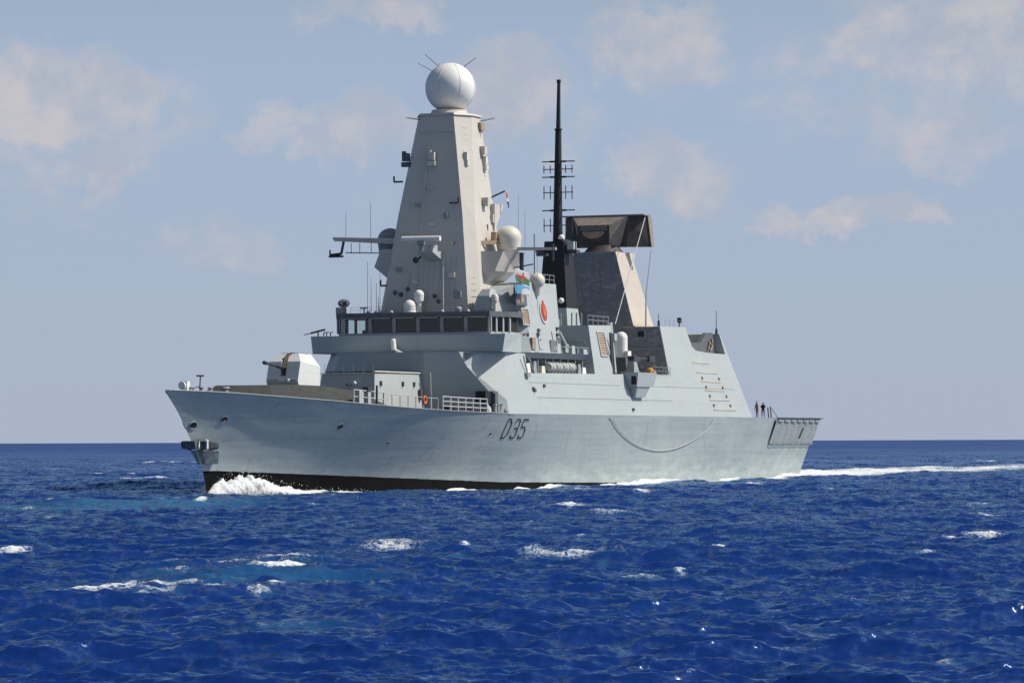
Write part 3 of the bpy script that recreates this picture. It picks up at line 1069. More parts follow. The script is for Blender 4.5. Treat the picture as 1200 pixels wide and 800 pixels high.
# ------------------------------------------------------------------ main mast tower
def oct_ring(xf, hwf, xc, hwc, xe, z):
    xa = xe + (xc - xf)
    return [(xf, -hwf, z), (xc, -hwc, z), (xe, -hwc, z), (xa, -hwf, z), (xa, hwf, z), (xe, hwc, z), (xc, hwc, z), (xf, hwf, z)]


MAST = empty('main_mast', (76, 0, 0)); MAST.parent = ship; MAST.location = (0, 0, 0)
mb = MB()
mb.loft([oct_ring(53.85, 4.42, 55.3, 5.25, 62.3, 16.5), oct_ring(55.4, 3.2, 56.7, 3.95, 61.8, 26.0), oct_ring(57.0, 1.68, 58.9, 2.75, 61.1, 35.55)])
mb.build('mast_tower', M['mast'], MAST)
mb = MB()
mb.loft([oct_ring(56.85, 1.78, 58.85, 2.9, 61.2, 35.55), oct_ring(56.9, 1.72, 58.9, 2.8, 61.1, 35.75)])
mb.lathe((60.0, 0, 35.75), [(1.9, 0), (1.85, .15), (1.7, .35), (1.7, .5)], 28)
mb.build('mast_cap', M['mast'], MAST, smooth=True)
mb = MB()
mb.ball((60.3, 0, 38.42), 2.42, 40, lo=-.83)
RD = mb.build('main_radome', M['white'], MAST, smooth=True)
mb = MB()
for k in range(7):
    t = math.tau * k / 7 + .35
    pts = [(60.3 + 2.43 * math.cos(e) * math.cos(t), 2.43 * math.cos(e) * math.sin(t), 38.42 + 2.43 * math.sin(e)) for e in np.linspace(-.7, 1.15, 12)]
    mb.path(pts, .016, 4)
mb.build('radome_seam', M['cream'], MAST)
for (dx, dy, L) in ((-1.1, .75, 1.9), (-.9, 1.9, 1.6), (.2, -1.3, 1.5), (.9, 1.1, 1.1)):
    d = Vector((dx, dy, 2.0)).normalized()
    p = Vector((60.3, 0, 38.42)) + d * 2.4
    o2 = Vector((d.x * 1.1, d.y * 1.1, .42)).normalized()
    mb = MB()
    mb.tube(p, p + o2 * L, .035, .025, 6)
    mb.build('lightning_rod', M['metal'], MAST)
for (y, x, s) in ((2.0, 57.4, 1), (1.7, 57.1, 1), (-2.8, 60.8, -1), (-2.6, 61.6, -1)):
    mb = MB()
    mb.tube((x, y, 35.2), (x, y + s * 1.5, 35.45), .03, .02, 5)
    mb.build('lightning_rod', M['metal'], MAST)


def tower_front(z):    # x of the mast front face and its half widths
    return float(np.interp(z, [16.5, 26, 35.55], [53.85, 55.4, 57.0])), float(np.interp(z, [16.5, 26, 35.55], [4.42, 3.2, 1.68]))


# little sensor boxes round the upper tower
def sensor(x, y, z, mat='cream'):
    mb = MB()
    mb.box(x - .35, x + .25, y - .38, y + .38, z - .55, z - .1)
    mb.box(x - .30, x + .25, y - .30, y + .05, z - .02, z + .75)
    mb.box(x - .22, x + .25, y + .10, y + .36, z + .0, z + .95)
    mb.build('sensor_box', M[mat], MAST)


sensor(56.0, .10, 31.2)
sensor(56.35, 2.95, 31.2, 'dark_grey')
sensor(57.3, -2.75, 31.2)
sensor(60.6, -3.35, 31.0)
for (x, y, z, sy) in ((55.6, 3.9, 29.2, 1), (60.5, -3.4, 29.4, -1), (54.6, 4.9, 19.3, 1), (59.5, -4.1, 24.6, -1), (54.9, -3.0, 27.0, -1)):
    mb = MB()
    mb.path([(x, y - sy * .9, z), (x, y, z), (x, y, z + .55)], .09, 6)
    mb.build('mast_bracket', M['metal'], MAST)
mb = MB()
mb.box(60.3, 61.3, -3.15, -2.6, 34.3, 35.0)
mb.tube((60.6, -2.9, 33.2), (60.6, -2.9, 34.4), .12)
mb.build('mast_fitting', M['tan'], MAST)
mb = MB()
mb.prism_y([(60.9, 24.6), (63.1, 27.0), (63.1, 27.2), (60.9, 27.2)], -4.3, -3.6)
mb.build('mast_shelf', M['mast'], MAST)
# cross bracing ladder on the starboard lower face, cable runs on the front
mb = MB()
for y in np.arange(-2.9, 1.2, .55):
    xa, xb = tower_front(17.2)[0] - .03, tower_front(22.0)[0] - .03
    mb.tube((xa, y, 17.2), (xb, y, 22.0), .025, .025, 4)
for z in np.arange(17.6, 22.0, .55):
    x = tower_front(z)[0] - .03
    mb.tube((x, -2.9, z), (x, 1.2, z), .025, .025, 4)
mb.build('cable_grid', M['mast'], MAST)
mb = MB()
for y, z in ((3.2, 18.6), (2.6, 18.4), (-.9, 18.2), (-1.3, 17.7), (-3.0, 18.5), (1.9, 18.9)):
    x = tower_front(z)[0]
    mb.ball((x - .05, y, z), .22, 10)
mb.build('front_lamp', M['dark_grey'], MAST)

# navigation radar scanner on its shelf in front of the tower
NR = []
mb = MB()
mb.prism_y([(52.3, 22.25), (54.6, 21.6), (54.9, 22.4), (52.3, 22.4)], -1.45, .1)
mb.box(52.5, 53.6, -1.4, -.75, 22.4, 22.95)
mb.build('radar_shelf', M['super'], MAST)
mb = MB()
mb.tube((52.9, .0, 22.4), (52.9, .0, 23.3), .22, .16, 10)
mb.box(52.6, 53.2, -.3, .3, 23.0, 23.32)
mb.build('radar_pedestal', M['mid_grey'], MAST)
mb = MB()
mb.tube((52.9, -1.97, 23.56), (52.9, 1.92, 23.58), .25, .25, 14)
mb.build('radar_scanner', M['white'], MAST, smooth=True)
mb = MB()
mb.ball((52.8, .5, 21.55), .3, 10)
mb.tube((53.6, .3, 21.9), (52.7, .5, 21.5), .1)
mb.build('camera_head', M['metal'], MAST)

# yards with painted lit top, stays, brackets and the side domes
mb = MB()
mb.loft([[(57.6, 3.9, 23.35), (58.3, 3.9, 23.35), (58.3, 3.9, 23.72), (57.6, 3.9, 23.72)], [(57.75, 11.2, 23.85), (58.15, 11.2, 23.85), (58.15, 11.2, 24.1), (57.75, 11.2, 24.1)]])
y1 = mb.build('yardarm', M['mast'], MAST)
mb = MB()
mb.tube((57.7, 3.9, 23.78), (57.85, 11.3, 24.12), .13, .11, 10)  # cream tube stands in for sunlight along the top of the yard
mb.build('yard_lit_top', M['cream'], MAST, smooth=True)
mb = MB()
mb.path([(57.9, 10.2, 23.8), (57.8, 10.4, 22.6), (57.8, 11.5, 22.5)], .13, 6)
mb.path([(57.8, 11.6, 22.4), (57.8, 11.6, 23.0)], .08, 6)
mb.path([(57.8, 10.2, 22.35), (57.8, 11.7, 22.35)], .10, 6)
mb.path([(57.9, 10.0, 22.7), (57.9, 5.2, 22.55)], .05, 5)
for y in (6.2, 7.3, 8.5, 9.4):
    mb.tube((57.9, y, 22.6), (57.9, y, 23.6), .035, .035, 5)
mb.build('yard_stay', M['metal'], MAST)
mb = MB()
mb.prism_y([(57.2, 19.3), (58.6, 19.3), (59.3, 22.6), (57.2, 22.6)], 4.0, 4.25)
mb.loft([[(57.0, 3.9, 19.2), (60.5, 3.9, 19.2), (60.5, 4.1, 19.2), (57.0, 4.1, 19.2)], [(57.0, 3.8, 21.2), (60.5, 3.8, 21.2), (60.5, 6.6, 21.2), (57.0, 6.6, 21.2)], [(57.2, 3.8, 22.9), (60.5, 3.8, 22.9), (60.5, 6.0, 22.9), (57.2, 6.0, 22.9)]])
mb.build('dome_bracket', M['mast'], MAST)
mb = MB()
mb.loft([[(57.4, -3.9, 19.1), (61.5, -3.9, 19.1), (61.5, -4.3, 19.1), (57.4, -4.3, 19.1)], [(56.6, -3.9, 20.6), (61.5, -3.9, 20.6), (61.5, -6.1, 20.6), (56.9, -5.9, 20.6)], [(56.9, -3.7, 22.5), (61.5, -3.7, 22.5), (61.5, -7.2, 22.5), (57.3, -6.6, 22.5)]])
mb.build('dome_bracket', M['mast'], MAST)
for (x, y, z, mt_) in ((60.0, 6.2, 23.9, 'mid_grey'), (60.2, -6.0, 23.85, 'cream')):  # starboard dome is coloured darker to carry its shade
    mb = MB()
    mb.ball((x, y, z), 1.25, 28, lo=-.15, squash=.95)
    mb.lathe((x, y, z - 1.35), [(.9, 0), (1.1, .2), (1.24, 1.2)], 28)
    mb.build('side_dome', M[mt_], MAST, smooth=True)
mb = MB()
mb.loft([[(54.6, -2.4, 23.05), (55.0, -2.4, 23.05), (55.0, -2.4, 23.3), (54.6, -2.4, 23.3)], [(59.0, -5.5, 23.25), (59.4, -5.5, 23.25), (59.4, -5.5, 23.6), (59.0, -5.5, 23.6)]])
mb.tube((59.0, -5.0, 23.5), (59.0, -5.0, 24.4), .35, .3, 10)
mb.build('yardarm', M['tan'], MAST)
mb = MB()
mb.loft([[(59.8, -6.9, 22.65), (60.3, -6.9, 22.65), (60.3, -6.9, 22.95), (59.8, -6.9, 22.95)], [(59.9, -10.9, 22.6), (60.2, -10.9, 22.6), (60.2, -10.9, 22.85), (59.9, -10.9, 22.85)]])
mb.build('yardarm', M['mast'], MAST)
mb = MB()
mb.tube((60.0, -10.6, 21.6), (60.0, -10.6, 23.2), .12)
mb.tube((60.0, -8.7, 20.4), (60.0, -8.7, 24.2), .05)
mb.box(59.7, 60.4, -10.0, -9.0, 22.05, 22.3)
mb.tube((60.0, -6.6, 21.0), (60.0, -8.6, 21.3), .06)
mb.tube((60.0, -7.4, 20.7), (60.0, -7.4, 22.4), .22, .22, 8)
mb.build('yard_fitting', M['metal'], MAST)
mb = MB()
mb.ball((62.5, -8.0, 19.85), .75, 20, squash=1.0)
mb.tube((62.5, -8.0, 18.4), (62.5, -8.0, 19.4), .3, .5, 12)
mb.build('satcom_dome', M['cream'], MAST, smooth=True)
for (x, y, z0, z1) in ((58, 10.0, 24.0, 26.6), (58, 7.4, 23.8, 27.4), (57.9, 6.4, 16.7, 22.8), (57.9, 7.7, 16.7, 21.8), (60.4, -7.6, 22.9, 26.5), (61, -8.6, 17.0, 22.7), (60.5, -6.9, 23, 28)):
    mb = MB()
    mb.tube((x, y, z0), (x, y, z1), .025, .018, 5)
    mb.build('whip_antenna', M['mid_grey'], MAST)
# signal gaff on the port side of the tower
mb = MB()
mb.tube((61.6, -3.7, 27.9), (62.3, -4.8, 28.5), .09, .08, 6)
mb.build('signal_gaff', M['metal'], MAST)

# ------------------------------------------------------------------ midships block, funnel pylon, pole mast
mb = MB()
ztop = 15.95
yb, yt = side_y(11.1) - .02, side_y(ztop)
mb.loft([[(75.3, -yb, 11.0), (80.4, -yb, 11.0), (80.4, yb, 11.0), (75.3, yb, 11.0)], [(76.0, -yt, ztop), (82.6, -yt, ztop + .15), (82.6, yt, ztop + .15), (76.0, yt, ztop)]])
mid = mb.build('midship_house', M['super'], ship)
louvre('louvre_panel', 77.9, 80.0, 12.9, 15.4, lambda z: -side_y(z), mid)
mb = MB()
mb.box(75.35, 75.5, -8.0, -2.0, 14.2, 14.32)
for y in (-7.4, -6.9, -6.4, -5.2):
    mb.tube((76.2, y, 15.9), (76.2, y, 17.2), .08, .08, 6)
mb.box(76, 77, -5.0, -3.6, 15.95, 16.6)
mb.build('roof_gear', M['mid_grey'], mid, loc=(0, 0, 0))
mb = MB()
mb.tube((80.9, -8.95, 11.3), (80.2, -9.0, 15.3), .14, .14, 8)
mb.tube((81.6, -8.9, 11.3), (80.9, -8.9, 15.0), .12, .12, 8)
mb.build('crane_post', M['dark_grey'], mid, loc=(0, 0, 0))
mb = MB()
mb.tube((82.9, -8.3, 11.3), (82.9, -7.9, 16.4), .38, .33, 12)
mb.box(82.5, 83.3, -8.6, -7.8, 14.6, 15.3)
mb.build('crane_mast', M['super'], mid, smooth=True, loc=(0, 0, 0))

FN = empty('funnel', (76, 0, 0)); FN.parent = ship; FN.location = (0, 0, 0)
def fr(x0, x1, hy, z):
    return [(x0, -hy, z), (x1, -hy, z), (x1, hy, z), (x0, hy, z)]
mb = MB()
mb.loft([fr(87.2, 92.3, 2.1, 11.3), fr(87.65, 91.0, 1.52, 18.15)])
mb.build('funnel_base', M['super'], FN)
mb = MB()
mb.loft([fr(87.65, 91.0, 1.52, 18.15), fr(88.1, 90.5, 1.05, 25.05)])
mb.build('funnel_casing', M['black'], FN)
mb = MB()
mb.box(88.0, 90.3, -1.0, -.6, 25.05, 25.25)
mb.box(88.6, 89.6, -2.3, -1.05, 23.8, 24.15)
mb.box(88.5, 89.4, 1.0, 2.2, 23.9, 24.2)
mb.tube((88.9, -2.1, 24.0), (88.9, -2.1, 25.2), .05)
mb.build('funnel_platform', M['metal'], FN)
mb = MB()
mb.ball((88.3, -.75, 25.4), .33, 12)
mb.build('funnel_lamp', M['white'], FN, smooth=True)
mb = MB()
mb.ball((87.5, -1.0, 18.9), .3, 12)
mb.build('funnel_lamp', M['white'], FN, smooth=True)
mb = MB()
mb.box(88.4, 89.3, -2.05, -1.35, 24.2, 25.0)
mb.build('camera_box', M['super'], FN)

PM = empty('pole_mast', (76, 0, 0)); PM.parent = ship; PM.location = (0, 0, 0)
mb = MB()
mb.tube((89.2, 0, 25.0), (89.5, 0, 36.6), .52, .32, 14)
mb.tube((89.5, 0, 36.6), (89.5, 0, 36.75), .42, .42, 14)
mb.tube((89.5, 0, 36.75), (89.7, 0, 41.5), .24, .17, 10)
mb.tube((89.7, 0, 41.5), (89.7, 0, 41.85), .22, .22, 10)
mb.build('mast_pole', M['black'], PM, smooth=True)
for z in (33.35, 31.75, 28.3):
    mb = MB()
    mb.tube((89.35, -1.85, z), (89.35, 1.75, z), .06, .06, 6)
    mb.tube((89.35, -.9, z), (89.35, .9, z), .1, .1, 6)
    mb.build('cross_arm', M['black'], PM)
for z in (32.55, 30.15, 26.75):
    for s in (-1, 1):
        mb = MB()
        mb.tube((89.35, 0, z), (89.35, s * 1.65, z), .05, .05, 6)
        h = .42 if z > 32 else .7
        for q in (.85, 1.55):
            mb.tube((89.35, s * q, z - h), (89.35, s * q, z + h), .05, .05, 6)
        mb.build('dipole_antenna', M['metal'], PM)

# ------------------------------------------------------------------ hangar block and aft radar tower
mb = MB()
hp = [(97.8, 11.4), (97.8, 16.42), (106.05, 16.58), (107.1, 14.5), (108.2, 14.1), (112.0, 13.95), (118.05, 13.92), (117.3, 16.12), (117.55, 16.15), (120.52, 11.42)]
ra = [(x, -side_y(z), z) for x, z in hp]
rb = [(x, side_y(z), z) for x, z in hp]
mb.loft([ra, rb])
hangar = mb.build('hangar', M['super'], ship)
mb = MB()
dp = [(107.6, 13.9), (107.4, 15.05), (112.6, 15.05), (114.6, 16.2), (116.8, 16.25), (117.9, 13.8)]
mb.prism_y(dp, -7.6, -7.2)
mb.prism_y(dp, 7.2, 7.6)
mb.build('roof_bulwark', M['dark_grey'], hangar, loc=(0, 0, 0))
mb = MB()
for x, z in ((114.8, 14.4), (115.6, 14.3), (115.2, 14.9), (116.1, 15.2), (115.9, 14.6)):
    mb.box(x, x + .35, -7.8, -7.62, z, z + .35)
mb.build('fire_gear', M['tan'], hangar, loc=(0, 0, 0))
mb = MB()
y0, y1 = side_y(11.5) - .05, side_y(16.38) - .05
mb.loft([[(97.74, -y0, 11.44), (97.79, -y0, 11.44), (97.79, y0, 11.44), (97.74, y0, 11.44)], [(97.74, -y1, 16.38), (97.79, -y1, 16.38), (97.79, y1, 16.38), (97.74, y1, 16.38)]])
mb.build('dark_panel', M['absorber'], hangar, loc=(0, 0, 0))
# access rungs (recessed ladder) on the hangar flank
mb = MB()
for z, x0, x1 in ((12.75, 106.3, 111.5), (11.7, 106.8, 113.8), (10.75, 107.8, 114.6), (9.8, 108.6, 115.4), (8.8, 109.6, 116.6), (7.75, 110.5, 118.0)):
    y = -side_y(z)
    mb.loft([[(x0, y - .05, z), (x1, y - .05, z), (x1, y + .05, z), (x0, y + .05, z)], [(x0, y - .03, z + .13), (x1, y - .03, z + .13), (x1, y + .05, z + .13), (x0, y + .05, z + .13)]])
mb.build('rubbing_strip', M['strip'], sup, loc=(0, 0, 0))
mb = MB()
for z in (11.15, 10.2, 9.25, 8.25):
    y = -side_y(z)
    for x in (108.2 + (11.15 - z) * .75, 113.9 + (11.15 - z) * .75):
        mb.box(x, x + .34, y - .08, y + .05, z - .15, z + .15)
mb.build('tie_down_pad', M['rust'], sup, loc=(0, 0, 0))
for (x, z, h) in ((105.6, 16.5, .5), (108.2, 14.2, 1.0)):
    mb = MB()
    mb.tube((x, -7.6, z), (x, -7.6, z + h), .06, .06, 6)
    mb.lathe((x, -7.6, z + h), [(.12, 0), (.24, .1), (.24, .5), (.1, .6)], 10)
    mb.build('warning_lamp', M['black'], hangar, loc=(0, 0, 0))
for (x, y, z, h) in ((117.2, -7.9, 16.1, 2.6), (99.5, -7.4, 16.5, 1.3)):
    mb = MB()
    mb.tube((x, y, z), (x, y, z + h), .05, .03, 5)
    mb.tube((x, y, z), (x, y, z + .6), .16, .12, 8)
    mb.build('whip_antenna', M['metal'], hangar, loc=(0, 0, 0))
mb = MB()
for x in np.linspace(100, 105.5, 5):
    mb.tube((x, -7.95, 16.45), (x, -7.95, 17.2), .02, .02, 4)
mb.path([(100, -7.95, 17.2), (105.5, -7.95, 17.2)], .015, 4)
mb.build('guard_rail', M['mid_grey'], hangar, loc=(0, 0, 0))
# opening and clutter on the hangar front
mb = MB()
mb.box(97.68, 97.73, -6.4, -5.7, 15.35, 15.95)
mb.build('front_hatch', M['black'], hangar, loc=(0, 0, 0))
mb = MB()
mb.box(97.66, 97.73, -6.6, -6.42, 15.2, 16.05)
mb.box(97.66, 97.73, -8.6, -2.5, 14.05, 14.15)
mb.build('hatch_trim', M['mid_grey'], hangar, loc=(0, 0, 0))
mb = MB()
for (y, z) in ((-4.5, 12.6), (-5.4, 13.4), (-7.6, 12.4), (-8.6, 11.9), (-6.2, 12.2), (-3.7, 13.6)):
    mb.box(97.6, 97.73, y - .18, y + .18, z - .15, z + .2)
mb.build('front_box', M['mid_grey'], hangar, loc=(0, 0, 0))

AT = empty('radar_tower', (76, 0, 0)); AT.parent = ship; AT.location = (0, 0, 0)
mb = MB()
mb.loft([fr(99.6, 106.2, 4.55, 16.5), fr(100.2, 105.1, 2.35, 24.5)])
mb.build('tower_casing', M['tower'], AT)
mb = MB()
mb.loft([[(99.60, -4.53, 16.64), (99.64, -4.53, 16.64), (99.64, 4.53, 16.64), (99.60, 4.53, 16.64)], [(100.16, -2.34, 24.48), (100.22, -2.34, 24.48), (100.22, 2.34, 24.48), (100.16, 2.34, 24.48)]])
mb.build('absorber_panel', M['absorber'], AT)
mb = MB()
mb.loft([fr(99.4, 106.4, 4.8, 16.44), fr(99.45, 106.3, 4.7, 16.62)])
mb.build('tower_foot', M['tan'], AT)
mb = MB()
mb.lathe((103.0, 0, 24.5), [(2.2, 0), (1.7, .55), (1.6, .8)], 28)
mb.build('turntable', M['radar'], AT, smooth=True)
mb = MB()
mb.prism_y([(105.1, 22.2), (106.6, 24.4), (106.6, 24.6), (105.0, 24.6)], -2.3, 2.3)
mb.build('tower_shelf', M['mast'], AT)
# long range radar: wide flat panel with turned-back ends and a raised feed housing
ANT = M['radar']
mb = MB()
zb, zt = 25.15, 28.45
mb.loft([[(104.5, -4.85, zb), (103.2, -2.6, zb), (103.2, 3.5, zb), (104.3, 4.95, zb), (105.0, 4.95, zb), (104.2, 3.3, zb), (104.2, -2.4, zb), (105.3, -4.85, zb)],
         [(104.5, -4.45, zt), (103.2, -2.6, zt), (103.2, 3.5, zt), (104.3, 4.75, zt), (105.2, 4.75, zt), (104.6, 3.3, zt), (104.6, -2.4, zt), (105.6, -4.45, zt)]])
mb.build('radar_panel', ANT, AT)
mb = MB()   # feed housing: slopes out from the panel top, rounded lower lip
W1, W0 = (-2.72, 3.55), (-1.05, 2.55)
vtop = [(103.18, W1[0], zt + .02), (103.18, W1[1], zt + .02)]
vmid = [(102.0, W0[0], 27.45), (102.0, W0[1], 27.45)]
vlow = [(102.05, W0[0] + .15, 25.3), (102.05, W0[1] - .15, 25.3)]
vbk = [(103.18, W1[0] + .9, 25.2), (103.18, W1[1] - .9, 25.2)]
mb.add(vtop + vmid + vlow + vbk, [(0, 1, 3, 2), (2, 3, 5, 4), (4, 5, 7, 6), (0, 2, 4, 6), (1, 7, 5, 3)], 0)
mb.build('feed_housing', M['radar_frame'], AT)
mb = MB()
cy, cz = .75, 27.45
arc = [(cy + 1.75 * math.cos(t), cz - .15 + 1.35 * math.sin(t)) for t in np.linspace(math.pi, math.tau, 15)]
prof = [(102.0 - .06, y, z) for y, z in arc]
full = [(cy - 1.8, cz - .02), (cy - 1.8, 25.3), (cy + 1.8, 25.3), (cy + 1.8, cz - .02)]
mb.loft([[(101.9, y, z) for y, z in full], [(102.06, y, z) for y, z in full]])
feed = mb.build('feed_front', ANT, AT)
mb = MB()
arc2 = [(cy + 1.25 * math.cos(t), 26.75 + .75 * math.sin(t)) for t in np.linspace(math.pi, math.tau, 15)]
mb.loft([[(101.78, y, z) for y, z in arc2], [(101.91, y, z) for y, z in arc2]])
mb.build('feed_reflector', M['tan'], AT)
mb = MB()
mb.box(101.84, 101.92, -.8, 2.3, 26.85, 27.4)
mb.build('feed_window', M['mid_brown'], AT)
mb = MB()
mb.box(103.1, 105.4, -4.5, 4.8, 28.46, 28.58)
mb.loft([[(104.45, -4.92, zb), (105.35, -4.92, zb), (105.35, -4.86, zb), (104.45, -4.86, zb)], [(104.45, -4.52, zt), (105.65, -4.52, zt), (105.65, -4.46, zt), (104.45, -4.46, zt)]])
mb.build('panel_frame', M['radar_frame'], AT)
mb = MB()
mb.tube((103.3, -4.6, 28.2), (87.2, -7.0, 16.4), .05, .05, 5)
mb.build('wire_aerial', M['galv'], AT)
for a, b in (((101.2, -6.0, 24.6), (99.5, -6.0, 19.8)),):
    mb = MB()
    mb.tube(b, a, .06, .04, 5)
    mb.tube((99.4, -6.0, 16.5), b, .09, .06, 5)
    mb.build('whip_antenna', M['mid_grey'], AT)

# ------------------------------------------------------------------ more deck and mast fittings
def roof_rail(name, pts, h, parent, mat='galv', r=.03):
    mb = MB()
    for p in pts:
        mb.tube(p, (p[0], p[1], p[2] + h), r, r, 5)
    for k in (.5, 1.0):
        mb.path([(p[0], p[1], p[2] + h * k) for p in pts], r * .8, 4)
    return mb.build(name, M[mat], parent, loc=(0, 0, 0) if parent in (house, mid, hangar, sup, wing) else None)


roof_rail('guard_rail', [(x, -7.65, 19.65) for x in np.linspace(60.5, 68.0, 7)], .9, house)
roof_rail('guard_rail', [(x, -8.05, 16.05) for x in np.linspace(76.3, 82.3, 5)], .9, mid)
roof_rail('guard_rail', [(51.9, y, 16.62) for y in np.linspace(-7.0, 6.8, 15)], .55, BR, 'mid_grey', .02)
roof_rail('guard_rail', [(36.1, y, 10.6) for y in np.linspace(-2.4, 2.4, 6)] , .8, ship, 'mid_grey', .02)
roof_rail('guard_rail', [(x, -9.4, 11.2) for x in np.linspace(91.5, 97.3, 6)], .9, ship, 'mid_grey', .03)
# watertight doors
for X, z in ((61.2, 13.25), (65.1, 13.25)):
    mb = MB()
    mb.loft([[(X, house_y(z) - .07, z), (X + .9, house_y(z) - .07, z), (X + .9, house_y(z) + .05, z), (X, house_y(z) + .05, z)], [(X, house_y(z + 1.8) - .07, z + 1.8), (X + .9, house_y(z + 1.8) - .07, z + 1.8), (X + .9, house_y(z + 1.8) + .05, z + 1.8), (X, house_y(z + 1.8) + .05, z + 1.8)]])
    d = mb.build('watertight_door', M['super'], house, loc=(0, 0, 0))
    mb = MB()
    mb.path([(X + .2, house_y(z + .9) - .12, z + .9), (X + .7, house_y(z + .9) - .12, z + .95)], .04, 5)
    mb.build('door_handle', M['dark_grey'], d, loc=(0, 0, 0))
# cable trunks and small boxes on the mast front, rungs up the chamfer
for y, z0, z1, w in ((-1.9, 17.0, 22.6, .16), (.9, 24.0, 33.0, .14), (2.3, 17.2, 21.0, .12)):
    xa, xb = tower_front(z0)[0], tower_front(z1)[0]
    mb = MB()
    mb.loft([[(xa - .1, y - w, z0), (xa + .05, y - w, z0), (xa + .05, y + w, z0), (xa - .1, y + w, z0)], [(xb - .1, y * .8 - w, z1), (xb + .05, y * .8 - w, z1), (xb + .05, y * .8 + w, z1), (xb - .1, y * .8 + w, z1)]])
    mb.build('cable_trunk', M['mast'], MAST)
for y, z, w, hgt, mt_ in ((-2.6, 19.9, .3, .5, 'cream'), (2.9, 20.6, .25, .4, 'mid_grey'), (-.2, 24.9, .3, .3, 'cream'), (-1.6, 25.6, .2, .5, 'mid_grey'), (1.4, 26.8, .22, .3, 'mid_grey'), (.3, 28.4, .2, .35, 'mast'), (-3.3, 18.0, .35, .6, 'mid_grey'), (1.2, 19.4, .25, .35, 'cream')):
    x = tower_front(z)[0]
    mb = MB()
    mb.box(x - .28, x + .12, y - w, y + w, z, z + hgt)
    mb.build('mast_box', M[mt_], MAST)
mb = MB()
for z in np.arange(17.5, 34.5, .6):
    t = (z - 16.5) / 19.05
    x, y = 54.5 + (57.95 - 54.5) * t, -(4.83 - (4.83 - 2.2) * t)
    mb.tube((x - .25, y + .14, z), (x + .25, y - .17, z), .03, .03, 4)
mb.build('ladder_rung', M['mid_grey'], MAST)
for x, y, z in ((59.2, -4.05, 26.9), (60.9, -3.9, 25.4), (60.3, -3.3, 31.9), (59.0, -4.6, 21.6), (61.3, -4.85, 20.0)):
    mb = MB()
    mb.box(x - .3, x + .35, y - .35, y + .4, z, z + .8)
    mb.build('mast_box', M['mast'], MAST)
for z, s in ((33.9, 1), (24.2, 1)):
    xf, hw = tower_front(z)
    mb = MB()
    mb.box(xf - .06, xf + .02, -hw * .98, hw * .98, z, z + .10)
    mb.build('mast_band', M['mast'], MAST)
# clutter in and above the side bay
for x, y, z, w, h_, mt_ in ((59.0, -8.2, 10.98, .5, .9, 'white'), (60.6, -8.3, 10.98, .4, 1.1, 'mid_grey'), (62.9, -8.2, 10.98, .5, .7, 'cream'), (72.4, -8.4, 11.02, .4, 1.0, 'mid_grey'), (73.6, -8.4, 11.02, .5, .7, 'white'),
                            (60.4, -8.5, 12.95, .5, .7, 'super'), (63.2, -8.5, 12.95, .35, .5, 'tan'), (70.6, -8.4, 12.98, .5, .8, 'super'), (72.0, -8.4, 12.98, .4, .6, 'dark_grey'), (73.8, -8.4, 13.0, .6, .5, 'super')):
    mb = MB()
    mb.frustum([(x - w, y - w * .6), (x + w, y - w * .6), (x + w, y + w * .6), (x - w, y + w * .6)], z, [(x - w * .8, y - w * .5), (x + w * .8, y - w * .5), (x + w * .8, y + w * .5), (x - w * .8, y + w * .5)], z + h_)
    mb.build('deck_locker', M[mt_], ship)
# vents and pipe runs on the front of the superstructure
mb = MB()
mb.path([(46.75, -3.6, 7.2), (46.45, -3.6, 10.9), (46.5, -3.9, 11.2)], .07, 6)
mb.build('front_pipe', M['super'], sup, loc=(0, 0, 0))

